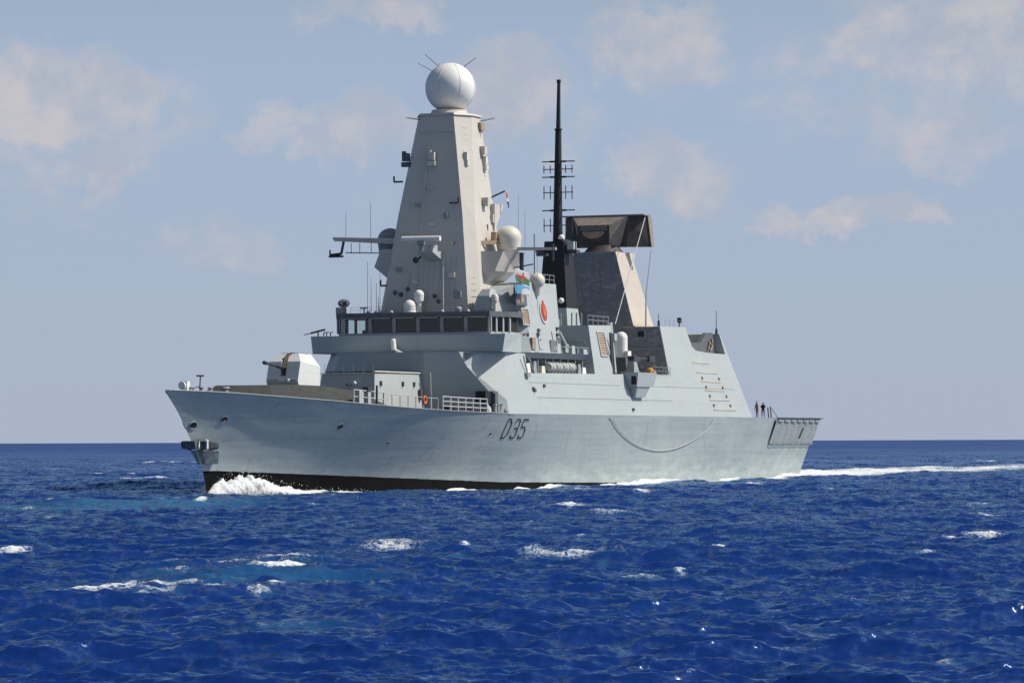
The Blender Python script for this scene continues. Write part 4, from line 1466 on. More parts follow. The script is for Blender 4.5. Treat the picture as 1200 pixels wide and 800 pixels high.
# ------------------------------------------------------------------ sponson, close-in gun and light gun on the port side (mirrored to starboard)
for sgn in (-1, 1):
    mb = MB()
    yi = 8.9
    mb.loft([[(84.0, sgn * 9.0, 9.95), (84.0, sgn * 10.45, 9.95), (89.0, sgn * 10.45, 9.95), (90.2, sgn * 9.0, 9.95)], [(83.6, sgn * yi, 11.42), (83.6, sgn * 10.75, 11.38), (89.4, sgn * 10.75, 11.38), (90.6, sgn * yi, 11.42)]])
    spn = mb.build('sponson', M['super'], ship)
    mb = MB()
    mb.loft([[(84.8, sgn * 9.3, 8.85), (87.6, sgn * 9.3, 8.85), (87.6, sgn * 10.0, 8.85), (84.8, sgn * 10.0, 8.85)], [(84.4, sgn * 9.0, 9.94), (88.2, sgn * 9.0, 9.94), (88.2, sgn * 10.35, 9.94), (84.4, sgn * 10.35, 9.94)]])
    mb.build('sponson_foot', M['super'], spn, loc=(0, 0, 0))
    mb = MB()
    mb.box(83.70, 83.82, sgn * 10.2 - .25, sgn * 10.2 + .25, 10.15, 11.15)
    mb.build('sponson_hatch', M['black'], spn, loc=(0, 0, 0))
    CI = empty('close_in_gun', (76, 0, 0)); CI.parent = ship; CI.location = (0, 0, 0)
    yg = sgn * 6.6
    mb = MB()
    mb.ball((90.1, yg, 15.05), .64, 20, lo=0)
    mb.lathe((90.1, yg, 13.0), [(.62, 0), (.64, .1), (.64, 2.05)], 20)
    mb.box(89.6, 90.6, yg - .9, yg - .55, 13.2, 13.7)
    mb.build('radome_cylinder', M['white'], CI, smooth=True)
    mb = MB()
    mb.frustum([(88.9, yg - 1.0), (91.3, yg - 1.0), (91.3, yg + .8), (88.9, yg + .8)], 11.4, [(89.4, yg - .7), (90.8, yg - .7), (90.8, yg + .5), (89.4, yg + .5)], 13.0)
    mb.box(90.6, 91.6, yg - 1.2, yg - .7, 11.5, 12.6)
    mb.build('gun_mounting', M['dark_grey'], CI)
    mb = MB()
    mb.tube((90.4, yg - .9, 12.4), (91.8, yg - .9, 12.3), .35, .3, 10)
    mb.build('gun_drum', M['metal'], CI)
    LG = empty('light_gun', (76, 0, 0)); LG.parent = ship; LG.location = (0, 0, 0)
    ys = sgn * 8.9
    mb = MB()
    mb.frustum([(86.2, ys - .5), (87.8, ys - .5), (87.8, ys + .5), (86.2, ys + .5)], 11.4, [(86.6, ys - .3), (87.4, ys - .3), (87.4, ys + .3), (86.6, ys + .3)], 12.6)
    mb.build('gun_pedestal', M['mid_grey'], LG)
    mb = MB()
    mb.box(86.6, 88.4, ys - .35, ys + .35, 12.55, 13.1)
    mb.tube((88.4, ys, 12.85), (92.6, ys, 12.9), .15, .12, 8)
    mb.box(91.5, 93.2, ys - .3, ys + .05, 12.6, 13.2)
    mb.build('gun_barrel', M['metal'], LG)
mb = MB()
mb.ball((91.3, -9.3, 11.65), .42, 14, squash=.8)
mb.box(90.6, 92.3, -9.6, -9.0, 11.42, 11.7)
mb.build('canvas_cover', M['amber'], ship, smooth=True)
mb = MB()
mb.box(76.6, 78.3, -8.9, -8.2, 11.0, 12.1)
mb.tube((77.0, -8.7, 11.0), (77.0, -8.7, 12.6), .2)
mb.build('wooden_locker', M['amber'], ship)

# ------------------------------------------------------------------ guard rails, forecastle gear
def rail(x0, x1, posts, h, rows, mat='galv', yoff=.25, r=.035):
    mb = MB()
    X = np.linspace(x0, x1, posts)
    P = [(x, -(float(np.interp(x, DECK_X, DECK_B)) - yoff), sheer(x)) for x in X]
    for p in P:
        mb.tube(p, (p[0], p[1], p[2] + h), r * 1.5, r * 1.5, 6)
    for k in range(rows):
        z = h * (k + 1) / rows
        mb.path([(a, b, c + z) for a, b, c in P], r, 5)
    return mb.build('guard_rail', M[mat], ship)


rail(26.0, 35.5, 8, 1.05, 1, r=.03)
rail(36.4, 45.5, 7, 1.25, 3, r=.06)
rail(21.3, 26.0, 5, 1.15, 2, r=.05)
mb = MB()
mb.box(22.0, 22.9, -7.3, -6.9, 7.8, 8.9)
mb.box(23.4, 24.0, -7.5, -7.1, 7.7, 8.8)
mb.build('forecastle_locker', M['super'], ship)
mb = MB()
mb.box(23.3, 24.1, -7.55, -7.0, 8.82, 9.2)
mb.tube((24.8, -7.7, 7.7), (24.8, -7.7, 9.35), .10)
mb.build('forecastle_reel', M['metal'], ship)
mb = MB()
mb.box(37.8, 45.3, -9.0, -8.3, 7.05, 7.75)
mb.build('gangway_bundle', M['metal'], ship)
mb = MB()
mb.box(46.2, 47.4, -9.2, -8.2, 7.95, 9.1)
mb.build('black_locker', M['black'], ship)
mb = MB()
mb.box(48.1, 49.3, -9.2, -8.3, 7.8, 9.1)
mb.box(48.1, 48.6, -9.4, -9.2, 7.9, 8.9)
mb.build('grey_locker', M['dark_grey'], ship)
mb = MB()
mb.lathe((46.6, -9.2, 7.05), [(.42, 0), (.35, .5), (.12, .75), (.1, .9)], 12)
for x, h in ((47.9, .9), (48.6, 1.0), (49.2, .7), (49.6, .9)):
    mb.lathe((x, -9.45, 7.05), [(.16, 0), (.16, h * .8), (.22, h * .82), (.22, h)], 10)
mb.build('mooring_bitts', M['super'], ship, smooth=True)

# flight deck edge nets, folded down against the hull, and the raised after posts
XN = np.linspace(132.6, 152.0, 8)
for a, b in zip(XN[:-1], XN[1:]):
    mb = MB()
    a2, b2 = a + .06, b - .06
    pts = []
    k = 12
    for i in range(k + 1):
        x = a2 + (b2 - a2) * i / k
        xs = x - .45 * (0)
        yt = float(hull_y(min(x, 151.9), 6.9)) + .28
        yl = float(hull_y(min(x - .9, 150.6), 4.15)) + .16
        pts.append(((x, -yt, 6.92), (x - .9, -yl, 4.15)))
    for p, q in pts[::4]:
        mb.tube(p, q, .03, .03, 4)
    vs = []
    for p, q in pts:
        vs += [(p[0], p[1] - .02, p[2]), (q[0], q[1] - .02, q[2])]
    mb.add(vs, [(2 * i, 2 * i + 2, 2 * i + 3, 2 * i + 1) for i in range(k)])
    net = mb.build('safety_net', M['net'], ship)
    mb = MB()
    sag = [(q[0], q[1] - .04, q[2] - .05 - .12 * math.sin(math.pi * i / k)) for i, (p, q) in enumerate(pts)]
    mb.path(sag, .04, 5)
    mb.build('net_hem', M['mid_grey'], net, loc=(0, 0, 0))
    mb = MB()
    mb.box(a2 + .4, b2 - .4, pts[3][0][1] - .08, pts[3][0][1] + .05, 6.62, 6.80)
    mb.build('net_gap', M['mid_grey'], net, loc=(0, 0, 0))
mb = MB()
mb.path([(x, -(float(hull_y(min(x, 151.9), 6.95)) + .34), 6.98 + .05 * rng.random()) for x in np.linspace(132.6, 152.0, 24)], .10, 5)
mb.path([(152.0, -9.2, 6.98), (153.6, -9.1, 7.06)], .05, 5)
mb.build('net_top_rail', M['metal'], ship)
mb = MB()
mb.path([(131.6, -9.3, 7.0), (131.6, -9.2, 8.2)], .09)
mb.path([(132.9, -9.2, 7.0), (132.9, -9.1, 8.3)], .09)
mb.path([(132.9, -9.1, 8.3), (136.2, -8.9, 7.1)], .04)
mb.path([(133.9, -9.1, 7.7), (131.6, -9.2, 8.0)], .03)
mb.build('deck_post', M['mid_grey'], ship)
mb = MB()
mb.tube(on_hull(143.8, 4.7, .35), on_hull(144.6, 5.9, .40), .08, .08, 6)
mb.build('net_strut', M['metal'], ship)

# ------------------------------------------------------------------ things carried on board
def tag(o, label, cat, group=None, kind=None):
    o['label'] = label
    o['category'] = cat
    if group:
        o['group'] = group
    if kind:
        o['kind'] = kind


# rope hanging in a bight along the hull
mb = MB()
pts = []
for t in np.linspace(0, 1, 40):
    X = 77.0 + 32.7 * t
    z = 6.85 - 3.35 * (1 - (2 * (t - .02) - 1) ** 2) ** .8 if 0 < t < 1 else 6.85
    z = max(z, 3.5)
    pts.append((X, -(float(hull_y(X, z)) + .13), z))
mb.path(pts, .042, 6)
rope = mb.build('hanging_rope', M['rope'])
tag(rope, 'pale rope hanging in a long bight down the grey hull side amidships', 'rope')

# life raft canisters in the open side bay
def make_raft():
    r = empty('life_raft', (0, 0, 0))
    mb = MB()
    mb.lathe((0, 0, .62), [(.01, -.72), (.38, -.70), (.45, -.6), (.45, -.06), (.48, -.05), (.48, .05), (.45, .06), (.45, .6), (.38, .70), (.01, .72)], 20, axis='x')
    mb.build('canister', M['canister'], r, smooth=True, loc=(0, 0, 0))
    mb = MB()
    for x in (-.45, .35):
        mb.box(x, x + .1, -.4, .4, 0, .2)
        mb.lathe((x + .05, 0, .62), [(.47, -.04), (.49, -.04), (.49, .04), (.47, .04)], 20, axis='x')
    mb.build('cradle', M['mid_grey'], r, loc=(0, 0, 0))
    return r


raft0 = make_raft()
for i, X in enumerate((64.9, 66.7, 68.5, 70.2)):
    if i == 0:
        r = raft0
    else:
        r = raft0.copy()
        COL.objects.link(r)
        for ch in list(raft0.children):
            c2 = ch.copy()
            COL.objects.link(c2)
            c2.parent = r
    r.location = (X, -8.45, 10.99 + .012 * i)
    tag(r, 'white life raft canister stowed in the open side bay under the boat deck', 'life raft', 'white life raft canisters in the side bay')

mb = MB()
for i in range(20):
    t0, t1 = math.tau * i / 20, math.tau * (i + 1) / 20
    mb.tube((.31 * math.cos(t0), 0, .31 * math.sin(t0)), (.31 * math.cos(t1), 0, .31 * math.sin(t1)), .10, .10, 8)
buoy = mb.build('lifebuoy', M['orange'], smooth=True, angle=60, loc=(32.4, -8.98, 8.15))
tag(buoy, 'orange lifebuoy ring hung on the forecastle rail before the white silo wall', 'lifebuoy')


# signal flags
def flag(name, P0, du, dv, nu, nv, colour, amp, label, cat, mats, group=None):
    mb = MB()
    vs, fs, ms = [], [], []
    du, dv = Vector(du), Vector(dv)
    nrm = du.cross(dv).normalized()
    for j in range(nv + 1):
        for i in range(nu + 1):
            a, b = i / nu, j / nv
            w = amp * a ** .6 * math.sin(a * 9.0 + b * 2.0) + amp * .4 * math.sin(a * 17 + b * 5)
            vs.append(tuple(du * a + dv * (b + .10 * a * a) + nrm * w))
    for j in range(nv):
        for i in range(nu):
            k = j * (nu + 1) + i
            fs.append((k, k + 1, k + nu + 2, k + nu + 1))
            ms.append(colour((i + .5) / nu, (j + .5) / nv))
    mb.v, mb.f, mb.m = vs, fs, ms
    o = mb.build(name, mats, smooth=True, angle=180, loc=tuple(P0))
    md = o.modifiers.new('cloth', 'SOLIDIFY')
    md.thickness = .015
    tag(o, label, cat, group)
    return o


def wales(a, b):
    # white over green with a red beast shape in the middle
    x, y = (a - .5) / .34, (b - .5) / .36
    body = abs(y + .25 * math.sin(4 * x)) < .38 and abs(x) < 1
    leg = (abs(x + .55) < .14 or abs(x - .35) < .14) and 0 < y < .95
    wing = y < 0 and y > -1.0 and abs(x - .1 + y * .35) < .3
    if body or leg or wing:
        return 2
    return 0 if b < .5 else 1


flag('signal_flag', (56.7, -8.0, 20.8), (1.9, -.6, -.3), (.2, 0, -1.2), 40, 24, wales, .09,
     'white and green flag with a red dragon flying over the deckhouse', 'flag', [M['cloth_white'], M['green'], M['cloth_red']])
flag('signal_flag', (56.3, -8.15, 19.25), (2.1, -.62, -.1), (.1, 0, -.85), 30, 16, lambda a, b: 1 if (a > .42 and b > .42 + .2 * math.sin(a * 6)) else 0, .07,
     'light blue and white flag flying just below the red dragon flag', 'flag', [M['cloth_blue'], M['cloth_white']])
flag('pennant', (62.4, -4.85, 28.35), (.22, -.12, -1.45), (.26, -.06, .03), 20, 6, lambda a, b: 0 if a < .35 else (1 if a < .62 else 2), .05,
     'narrow red, white and navy pennant hanging from the mast gaff', 'pennant', [M['cloth_red'], M['cloth_white'], M['cloth_navy']])
mb = MB()
mb.tube((56.7, -8.2, 20.8), (59.6, -7.0, 22.7), .02, .02, 4)
mb.tube((56.7, -8.2, 20.8), (56.4, -8.4, 14.6), .02, .02, 4)
mb.build('signal_halyard', M['mid_grey'], MAST)


# two sailors on the flight deck
def sailor(loc, rot, pose, label, mats):
    root = empty('person', loc)
    J = {'pel': (0, 0, .95), 'chest': (0.05, 0, 1.28), 'neck': (.08, 0, 1.50), 'head0': (.09, 0, 1.60), 'head1': (.10, 0, 1.72),
         'hl': (0, .10, .90), 'kl': (.05, .12, .50), 'al': (0, .13, .09), 'tl': (.18, .14, .05),
         'hr': (0, -.10, .90), 'kr': (.05, -.12, .50), 'ar': (0, -.13, .09), 'tr': (.18, -.14, .05),
         'sl': (.05, .19, 1.43), 'el': (.05, .28, 1.14), 'wl': (.14, .27, .88), 'fl': (.17, .26, .78),
         'sr': (.05, -.19, 1.43), 'er': (.05, -.28, 1.14), 'wr': (.14, -.27, .88), 'fr': (.17, -.26, .78)}
    J.update(pose)
    E_ = [('pel', 'chest'), ('chest', 'neck'), ('neck', 'head0'), ('head0', 'head1'), ('pel', 'hl'), ('hl', 'kl'), ('kl', 'al'), ('al', 'tl'), ('pel', 'hr'), ('hr', 'kr'), ('kr', 'ar'), ('ar', 'tr'),
          ('chest', 'sl'), ('sl', 'el'), ('el', 'wl'), ('wl', 'fl'), ('chest', 'sr'), ('sr', 'er'), ('er', 'wr'), ('wr', 'fr')]
    RAD = {'pel': .15, 'chest': .17, 'neck': .065, 'head0': .095, 'head1': .10, 'h': .10, 'k': .068, 'a': .05, 't': .045, 's': .07, 'e': .05, 'w': .038, 'f': .042}
    names = list(J)
    me = bpy.data.meshes.new('person_body')
    me.from_pydata([J[q] for q in names], [(names.index(a), names.index(b)) for a, b in E_], [])
    for q in mats:
        me.materials.append(q)
    o = bpy.data.objects.new('body', me)
    COL.objects.link(o)
    o.parent = root
    sk = o.modifiers.new('skin', 'SKIN')
    lay = me.skin_vertices[0].data if me.skin_vertices else None
    if lay is None:
        bmx = bmesh.new(); bmx.from_mesh(me); bmx.verts.layers.skin.verify(); bmx.to_mesh(me); bmx.free()
        lay = me.skin_vertices[0].data
    for i, q in enumerate(names):
        r = RAD.get(q, RAD.get(q[0]))
        lay[i].radius = (r, r)
        lay[i].use_root = (q == 'pel')
    o.modifiers.new('sub', 'SUBSURF').levels = 1
    o.modifiers['sub'].render_levels = 2
    mb = MB()
    h0 = Vector(J['head1'])
    mb.ball((h0.x - .005, h0.y, h0.z), .115, 12, lo=.15)
    mb.build('cap', M['uniform'], root, smooth=True, loc=(0, 0, 0))
    root.rotation_euler = (0, 0, rot)
    tag(root, label, 'person')
    return root


sailor((128.6, -8.9, 7.06), R_(150), {'wl': (.35, .15, 1.2), 'fl': (.45, .1, 1.25), 'el': (.18, .28, 1.15)},
       'sailor in brown working dress standing upright close behind the hangar', [M['uniform_tan']])
sailor((130.4, -9.0, 7.06), R_(200), {'chest': (.22, 0, 1.22), 'neck': (.36, 0, 1.38), 'head0': (.43, 0, 1.45), 'head1': (.48, 0, 1.54), 'sl': (.25, .19, 1.34), 'sr': (.25, -.19, 1.34),
                                   'el': (.42, .26, 1.15), 'wl': (.62, .22, 1.1), 'fl': (.72, .2, 1.1), 'er': (.42, -.26, 1.15), 'wr': (.62, -.22, 1.1), 'fr': (.72, -.2, 1.1)},
       'sailor in dark clothing leaning forward beside the flight deck post', [M['uniform']])

# ------------------------------------------------------------------ the sea
def wave_tile(L, N, seed, lmin, lmax, wind, spread, power):
    g = np.random.default_rng(seed)
    k1 = 2 * np.pi * np.fft.fftfreq(N, L / N)
    kx, ky = np.meshgrid(k1, k1, indexing='ij')
    k = np.hypot(kx, ky)
    k[0, 0] = 1e-6
    lam = 2 * np.pi / k
    cs = (kx * math.cos(wind) + ky * math.sin(wind)) / k
    D = np.where(cs > 0, np.abs(cs) ** spread, 0.10 * np.abs(cs) ** spread) + .012
    S = k ** (-power) * D * (lam >= lmin) * (lam <= lmax) * np.exp(-(lam / (lmax * .75)) ** 4)
    A = np.sqrt(S) * (g.normal(size=k.shape) + 1j * g.normal(size=k.shape))
    A[0, 0] = 0
    h = np.fft.ifft2(A)
    dx = np.fft.ifft2(1j * A * kx / k)
    dy = np.fft.ifft2(1j * A * ky / k)
    sc = 1 / np.std(h.real)
    out = [a.real * sc for a in (h, dx, dy)]
    return out


def sample(t, L, x, y):
    N = t.shape[0]
    u = (x / L * N) % N
    v = (y / L * N) % N
    i = np.floor(u).astype(int); j = np.floor(v).astype(int)
    fu, fv = u - i, v - j
    i %= N; j %= N
    i1, j1 = (i + 1) % N, (j + 1) % N
    return t[i, j] * (1 - fu) * (1 - fv) + t[i1, j] * fu * (1 - fv) + t[i, j1] * (1 - fu) * fv + t[i1, j1] * fu * fv


def noise2(x, y, seed, scale, octaves=4):
    g = np.random.default_rng(seed)
    T = g.random((256, 256))
    tot, amp, s, norm = 0, 1, scale, 0
    for _ in range(octaves):
        u, v = x * s, y * s
        i = np.floor(u).astype(int); j = np.floor(v).astype(int)
        fu, fv = u - i, v - j
        fu = fu * fu * (3 - 2 * fu); fv = fv * fv * (3 - 2 * fv)
        a = T[i % 256, j % 256] * (1 - fu) + T[(i + 1) % 256, j % 256] * fu
        b = T[i % 256, (j + 1) % 256] * (1 - fu) + T[(i + 1) % 256, (j + 1) % 256] * fu
        tot = tot + amp * (a * (1 - fv) + b * fv)
        norm += amp
        amp *= .55; s *= 2.07
    return tot / norm


# radial distances and bearings: fine in front of the camera, coarser towards the horizon and the sides
rad = [50.0]
while rad[-1] < 40000:
    r = rad[-1]
    rad.append(r * (1 + (0.00135 if r < 330 else 0.00135 * (r / 330) ** .55 if r < 900 else 0.0024 * (r / 900) ** 1.1)))
    if rad[-1] / r > 1.12:
        rad[-1] = r * 1.12
rad = np.array(rad)
inner = np.linspace(-R_(9.6), R_(9.6), 620)
step = inner[1] - inner[0]
outer = [inner[-1]]
while outer[-1] < R_(75):
    outer.append(outer[-1] + step * min(60, 1.035 ** len(outer)))
outer = np.array(outer[1:])
bear = np.concatenate([-outer[::-1], inner, outer])
Rg, Bg = np.meshgrid(rad, bear, indexing='ij')
ang = R_(21.5) - Bg
WX = CAM_POS.x + Rg * np.cos(ang)
WY = CAM_POS.y + Rg * np.sin(ang)
cell = np.maximum(Rg * .0009, np.gradient(rad)[:, None])
WIND = R_(207)
tA, LA = wave_tile(171.0, 1024, 11, 1.0, 42.0, WIND, 6, 3.55), 171.0
tB, LB = wave_tile(47.0, 1024, 5, 0.25, 4.5, WIND + .18, 5, 3.3), 47.0
gain = noise2(WX, WY, 3, .012, 3)
fA = 0.215 * np.clip(1.25 - cell / 6.0, 0, 1)
fB = 0.074 * (0.55 + 0.9 * gain) * np.clip(1.15 - cell / 1.2, 0, 1)
h = fA * sample(tA[0], LA, WX, WY) + fB * sample(tB[0], LB, WX, WY)
dx = fA * sample(tA[1], LA, WX, WY) + fB * sample(tB[1], LB, WX, WY)
dy = fA * sample(tA[2], LA, WX, WY) + fB * sample(tB[2], LB, WX, WY)
# keep the water calm under the hull so it never rises through the plating
foam = np.zeros_like(h)
aer = np.zeros_like(h)
relh = np.clip(h / (fA + .03), -2.2, 2.2)
# breaking crests and patches of old foam: x, y, length across the view, depth along it, strength, lift
RGT2 = np.array([math.sin(R_(21.5)), -math.cos(R_(21.5))])
FW2 = np.array([math.cos(R_(21.5)), math.sin(R_(21.5))])
PATCH = [(-99.9, -64.7, .45, .9, 1.05, .35), (-99.6, -65.0, .25, .4, 1.2, .22), (-131, -76.5, 1.6, 5, .85, .12), (-133, -77.6, 1.0, 4, .7, .05), (-170.4, -99.6, 1.0, .9, 1.0, .22), (-170.1, -100.6, .5, .8, 1.0, .18), (-141, -87, 2.4, 2, .55, .05), (-132, -91, 1.3, 3, .8, .10),
         (-121, -92, 1.2, 3, 1.0, .22), (-110.6, -92, 1.3, 2.5, .85, .15), (-104, -94, 1.1, 2.5, .9, .22), (-125, -90, 1.6, 2.5, .65, .06), (-146, -75.5, 3.0, 2.2, .72, .10), (-143, -77.5, 2.2, 2.2, .66, .10), (-153.5, -82, 2.2, 2.0, .6, .08), (-156, -79, 1.6, 2, .55, .05),
         (-174.8, -86.3, 1.4, 2.2, .75, .06), (-170.5, -86.5, 1.6, 2.5, .6, .06), (-172, -88.5, .7, 1.2, .8, .06), (-159.6, -88.7, 1.8, 1.6, .5, .05), (-138, -62.6, .8, 2, .95, .25), (-115.7, -82.7, 1.8, 2, .62, .06), (-193.8, -116, .4, .5, .75, .04),
         (-193.9, -112.5, .5, .5, .6, .04), (-165, -89, 1.8, 1.5, .48, .04), (-139, -88, 1.5, 1.8, .6, .08), (-135.8, -88.5, 1.2, 1.8, .62, .08), (-117, -91.7, 1.2, 2, .6, .1), (-164, -93.4, 1.0, 1.2, .4, .05), (-60, -60, 1.4, 5, .6, .1), (-75, -80, 1.2, 4, .55, .1), (-30, -75, 1.5, 6, .6, .15),
         (-90, -40, 2, 5, .5, .1), (-20, 10, 3, 9, .5, .1), (-90, -28, 1.6, 4, .6, .15), (40, -90, 2, 8, .6, .15), (-50, -95, 1.5, 5, .6, .1), (-185, -97, 1.4, 1.2, .42, .04), (-199, -112, .7, .7, .4, .03)]
g0 = np.random.default_rng(19)
for _ in range(110):
    d_ = 85.0 * (420.0 / 85.0) ** g0.random()
    a_ = R_(21.5) + R_(8.6) * (2 * g0.random() - 1)
    PATCH.append((CAM_POS.x + d_ * math.cos(a_), CAM_POS.y + d_ * math.sin(a_), .25 + .9 * g0.random() ** 2, .5 + d_ / 130 * g0.random(), .35 + .5 * g0.random(), .05))
for (px, py, la, lb, st, lift) in PATCH:
    ex = ((WX - px) * RGT2[0] + (WY - py) * RGT2[1]) / la
    ey = ((WX - px) * FW2[0] + (WY - py) * FW2[1]) / (lb * .75)
    near = (np.abs(ex) < 3) & (np.abs(ey) < 3)
    g_ = np.exp(-(ex[near] ** 2 + ey[near] ** 2) * .62)
    foam[near] = np.maximum(foam[near], 0.98 * g_ * st * (.42 + .70 * noise2(WX[near], WY[near], 77, .9, 3)) * np.clip(.85 + .32 * relh[near], .25, 1.5))
    aer[near] = np.maximum(aer[near], g_ * .55)
    h[near] += .75 * lift * np.exp(-(ex[near] ** 2 + (ey[near] * 1.3) ** 2))
# pale aerated water: bow wave spreading to port and an old streak nearer the camera
for (px, py, la, lb, st) in ((-45, -18, 11, 16, 1.0), (-30, -14, 9, 14, .95), (-170, -85, 4.2, 5.0, .66), (-158, -84, 6, 7, .52), (-12, -11, 6, 12, .5), (-131, -78, 3, 8, .4), (20, -8, 10, 8, .5)):
    ex = ((WX - px) * RGT2[0] + (WY - py) * RGT2[1]) / la
    ey = ((WX - px) * FW2[0] + (WY - py) * FW2[1]) / lb
    aer = np.maximum(aer, st * np.exp(-(ex ** 2 + ey ** 2)) * (0.5 + noise2(WX, WY, 21, .25, 4)))
# foam along the hull, and the wake astern
sx = np.clip((WX - 7.3) / (148.6 - 7.3), 0, 1)
hbw = hull_b(sx, np.zeros_like(sx))
dist = np.abs(WY) - hbw
along = (WX > 6) & (WX < 152)
nz = noise2(WX, WY, 33, .22, 5)
nl = noise2(WX, WX * 0, 8, .09, 3)
wid = .55 + 1.5 * np.clip(nl - .42, 0, 1) * 3 + .012 * (WX - 7)
fl = np.exp(-np.clip(dist, 0, None) ** 2 / wid ** 2) * np.where(dist > -1.5, 1, 0) * along
foam = np.maximum(foam, fl * (.80 + .75 * nl + .25 * np.clip((WX - 60) / 60, 0, 1)) * (.75 + .5 * nz))
aer = np.maximum(aer, .75 * np.exp(-np.clip(dist, 0, None) ** 2 / (2.2 + .02 * np.clip(WX, 0, 200)) ** 2) * along)
h += fl * .30 * (nl - .10)
wk = (WX > 146)
wy = np.abs(WY) / (9.5 + .025 * np.clip(WX - 149, 0, 2000))
edge = np.exp(-wy ** 4)
fall = np.exp(-np.clip(WX - 149, 0, None) / 260)
foam = np.maximum(foam, wk * edge * fall * (.82 + .85 * (nz - .25)))
aer = np.maximum(aer, wk * edge * .9)
h += wk * edge * (0.50 * np.exp(-np.clip(WX - 149, 0, None) / 60) + .22 * (nz - .4) * fall)
for sgn in (-1, 1):   # shoulder waves running off the quarter
    yq = sgn * (9.0 + .20 * (WX - 140))
    q = np.exp(-((WY - yq) / (1.6 + .01 * np.clip(WX - 140, 0, 500))) ** 2) * (WX > 138)
    foam = np.maximum(foam, q * .75 * np.exp(-np.clip(WX - 140, 0, None) / 45) * (.5 + nz))
    h += q * .2 * np.exp(-np.clip(WX - 140, 0, None) / 60)
# natural whitecaps where crests are steep
crest = np.clip((fA * sample(tA[0], LA, WX, WY) - .34) * 3.6, 0, 1) * np.clip((nz - .50) * 5, 0, 1)
foam = np.maximum(foam, crest * .72)
aer = np.maximum(aer, crest * .5)
h -= .34 * np.exp(-(np.clip(dist, 0, None) / 5.0) ** 2) * np.exp(-((WX - 42) / 24.0) ** 2)
inside = (dist < -.6) & along
h[inside] = np.minimum(h[inside], 0.0) - .3
damp = np.where((np.abs(dist) < 2.5) & along, .35, 1.0)
PX_ = WX + .62 * dx * damp
PY_ = WY + .62 * dy * damp
nr, nc = WX.shape
co_ = np.stack([PX_, PY_, h], -1).reshape(-1, 3).astype(np.float32)
# close the sheet behind the camera with a coarse apron
idx = np.arange(nr * nc).reshape(nr, nc)
quads = np.stack([idx[:-1, :-1], idx[1:, :-1], idx[1:, 1:], idx[:-1, 1:]], -1).reshape(-1, 4)
me = bpy.data.meshes.new('sea_water')
me.vertices.add(len(co_))
me.vertices.foreach_set('co', co_.ravel())
me.loops.add(quads.size)
me.loops.foreach_set('vertex_index', quads.ravel().astype(np.int32))
me.polygons.add(len(quads))
me.polygons.foreach_set('loop_start', (np.arange(len(quads)) * 4).astype(np.int32))
me.polygons.foreach_set('loop_total', np.full(len(quads), 4, np.int32))
me.polygons.foreach_set('use_smooth', np.ones(len(quads), bool))
me.update(calc_edges=True)
unres = np.clip(np.log(Rg / 170.0) / math.log(12.0), 0, 1)
for nm, arr in (('foam', foam), ('aerated', aer), ('fine', unres)):
    at = me.attributes.new(nm, 'FLOAT', 'POINT')
    at.data.foreach_set('value', arr.ravel().astype(np.float32))
sea = bpy.data.objects.new('sea_water', me)
COL.objects.link(sea)
sea['kind'] = 'structure'
sea['label'] = 'deep blue choppy open sea with scattered whitecaps'
sea['category'] = 'sea'

BODY_TILT = 2.0
mt, n, bs, co, out = new_mat('sea_water')
fo = n.node('ShaderNodeAttribute', attribute_name='foam').outputs['Fac']
ae = n.node('ShaderNodeAttribute', attribute_name='aerated').outputs['Fac']
fn = n.noise(n.scaled(co, (1, 1, 1)), 1.7, 6.0, 0.68, 0.4)
fn2 = n.noise(n.scaled(co, (1, 1, 1), (7, 3, 0)), 8.0, 6.0, 0.8)
ridge = n.math('MULTIPLY', n.math('ABSOLUTE', n.math('SUBTRACT', n.noise(n.scaled(co, (1, 1, 1), (2, 8, 0)), 3.2, 5.0, 0.6, 0.6), 0.5)), 4.0)
thr = n.math('ADD', n.math('ADD', n.math('MULTIPLY', fn, .40), n.math('MULTIPLY', fn2, .35)), n.math('MULTIPLY', ridge, .42))
fm = n.ramp(n.math('SUBTRACT', fo, n.math('MULTIPLY', thr, 1.15)), -0.16, 0.28)
deep = (0.0046, 0.0235, 0.1250)
mid_ = (0.012, 0.075, 0.215)
var = n.noise(n.scaled(co, (.012, .012, .02)), 1.0, 6.0, 0.7)
c = n.mix(n.ramp(var, .35, .65, 0.0, .5), deep, (0.0066, 0.0345, 0.1600))
c = n.mix(n.math('MULTIPLY', n.ramp(n.math('MULTIPLY', ae, n.math('ADD', .45, fn)), .10, .95), .85), c, (0.026, 0.125, 0.235))
streak = n.noise(n.scaled(co, (.55, .16, 1), (1, 4, 0)), 1.0, 6.0, 0.72, 0.8)
patchy = n.noise(n.scaled(co, (.035, .035, 1), (6, 1, 0)), 1.0, 3.0, 0.6)
c = n.mix(n.math('MULTIPLY', n.ramp(streak, .56, .72), n.ramp(patchy, .40, .62, 0.0, .75)), c, (0.036, 0.110, 0.22))
WATER_COL = c
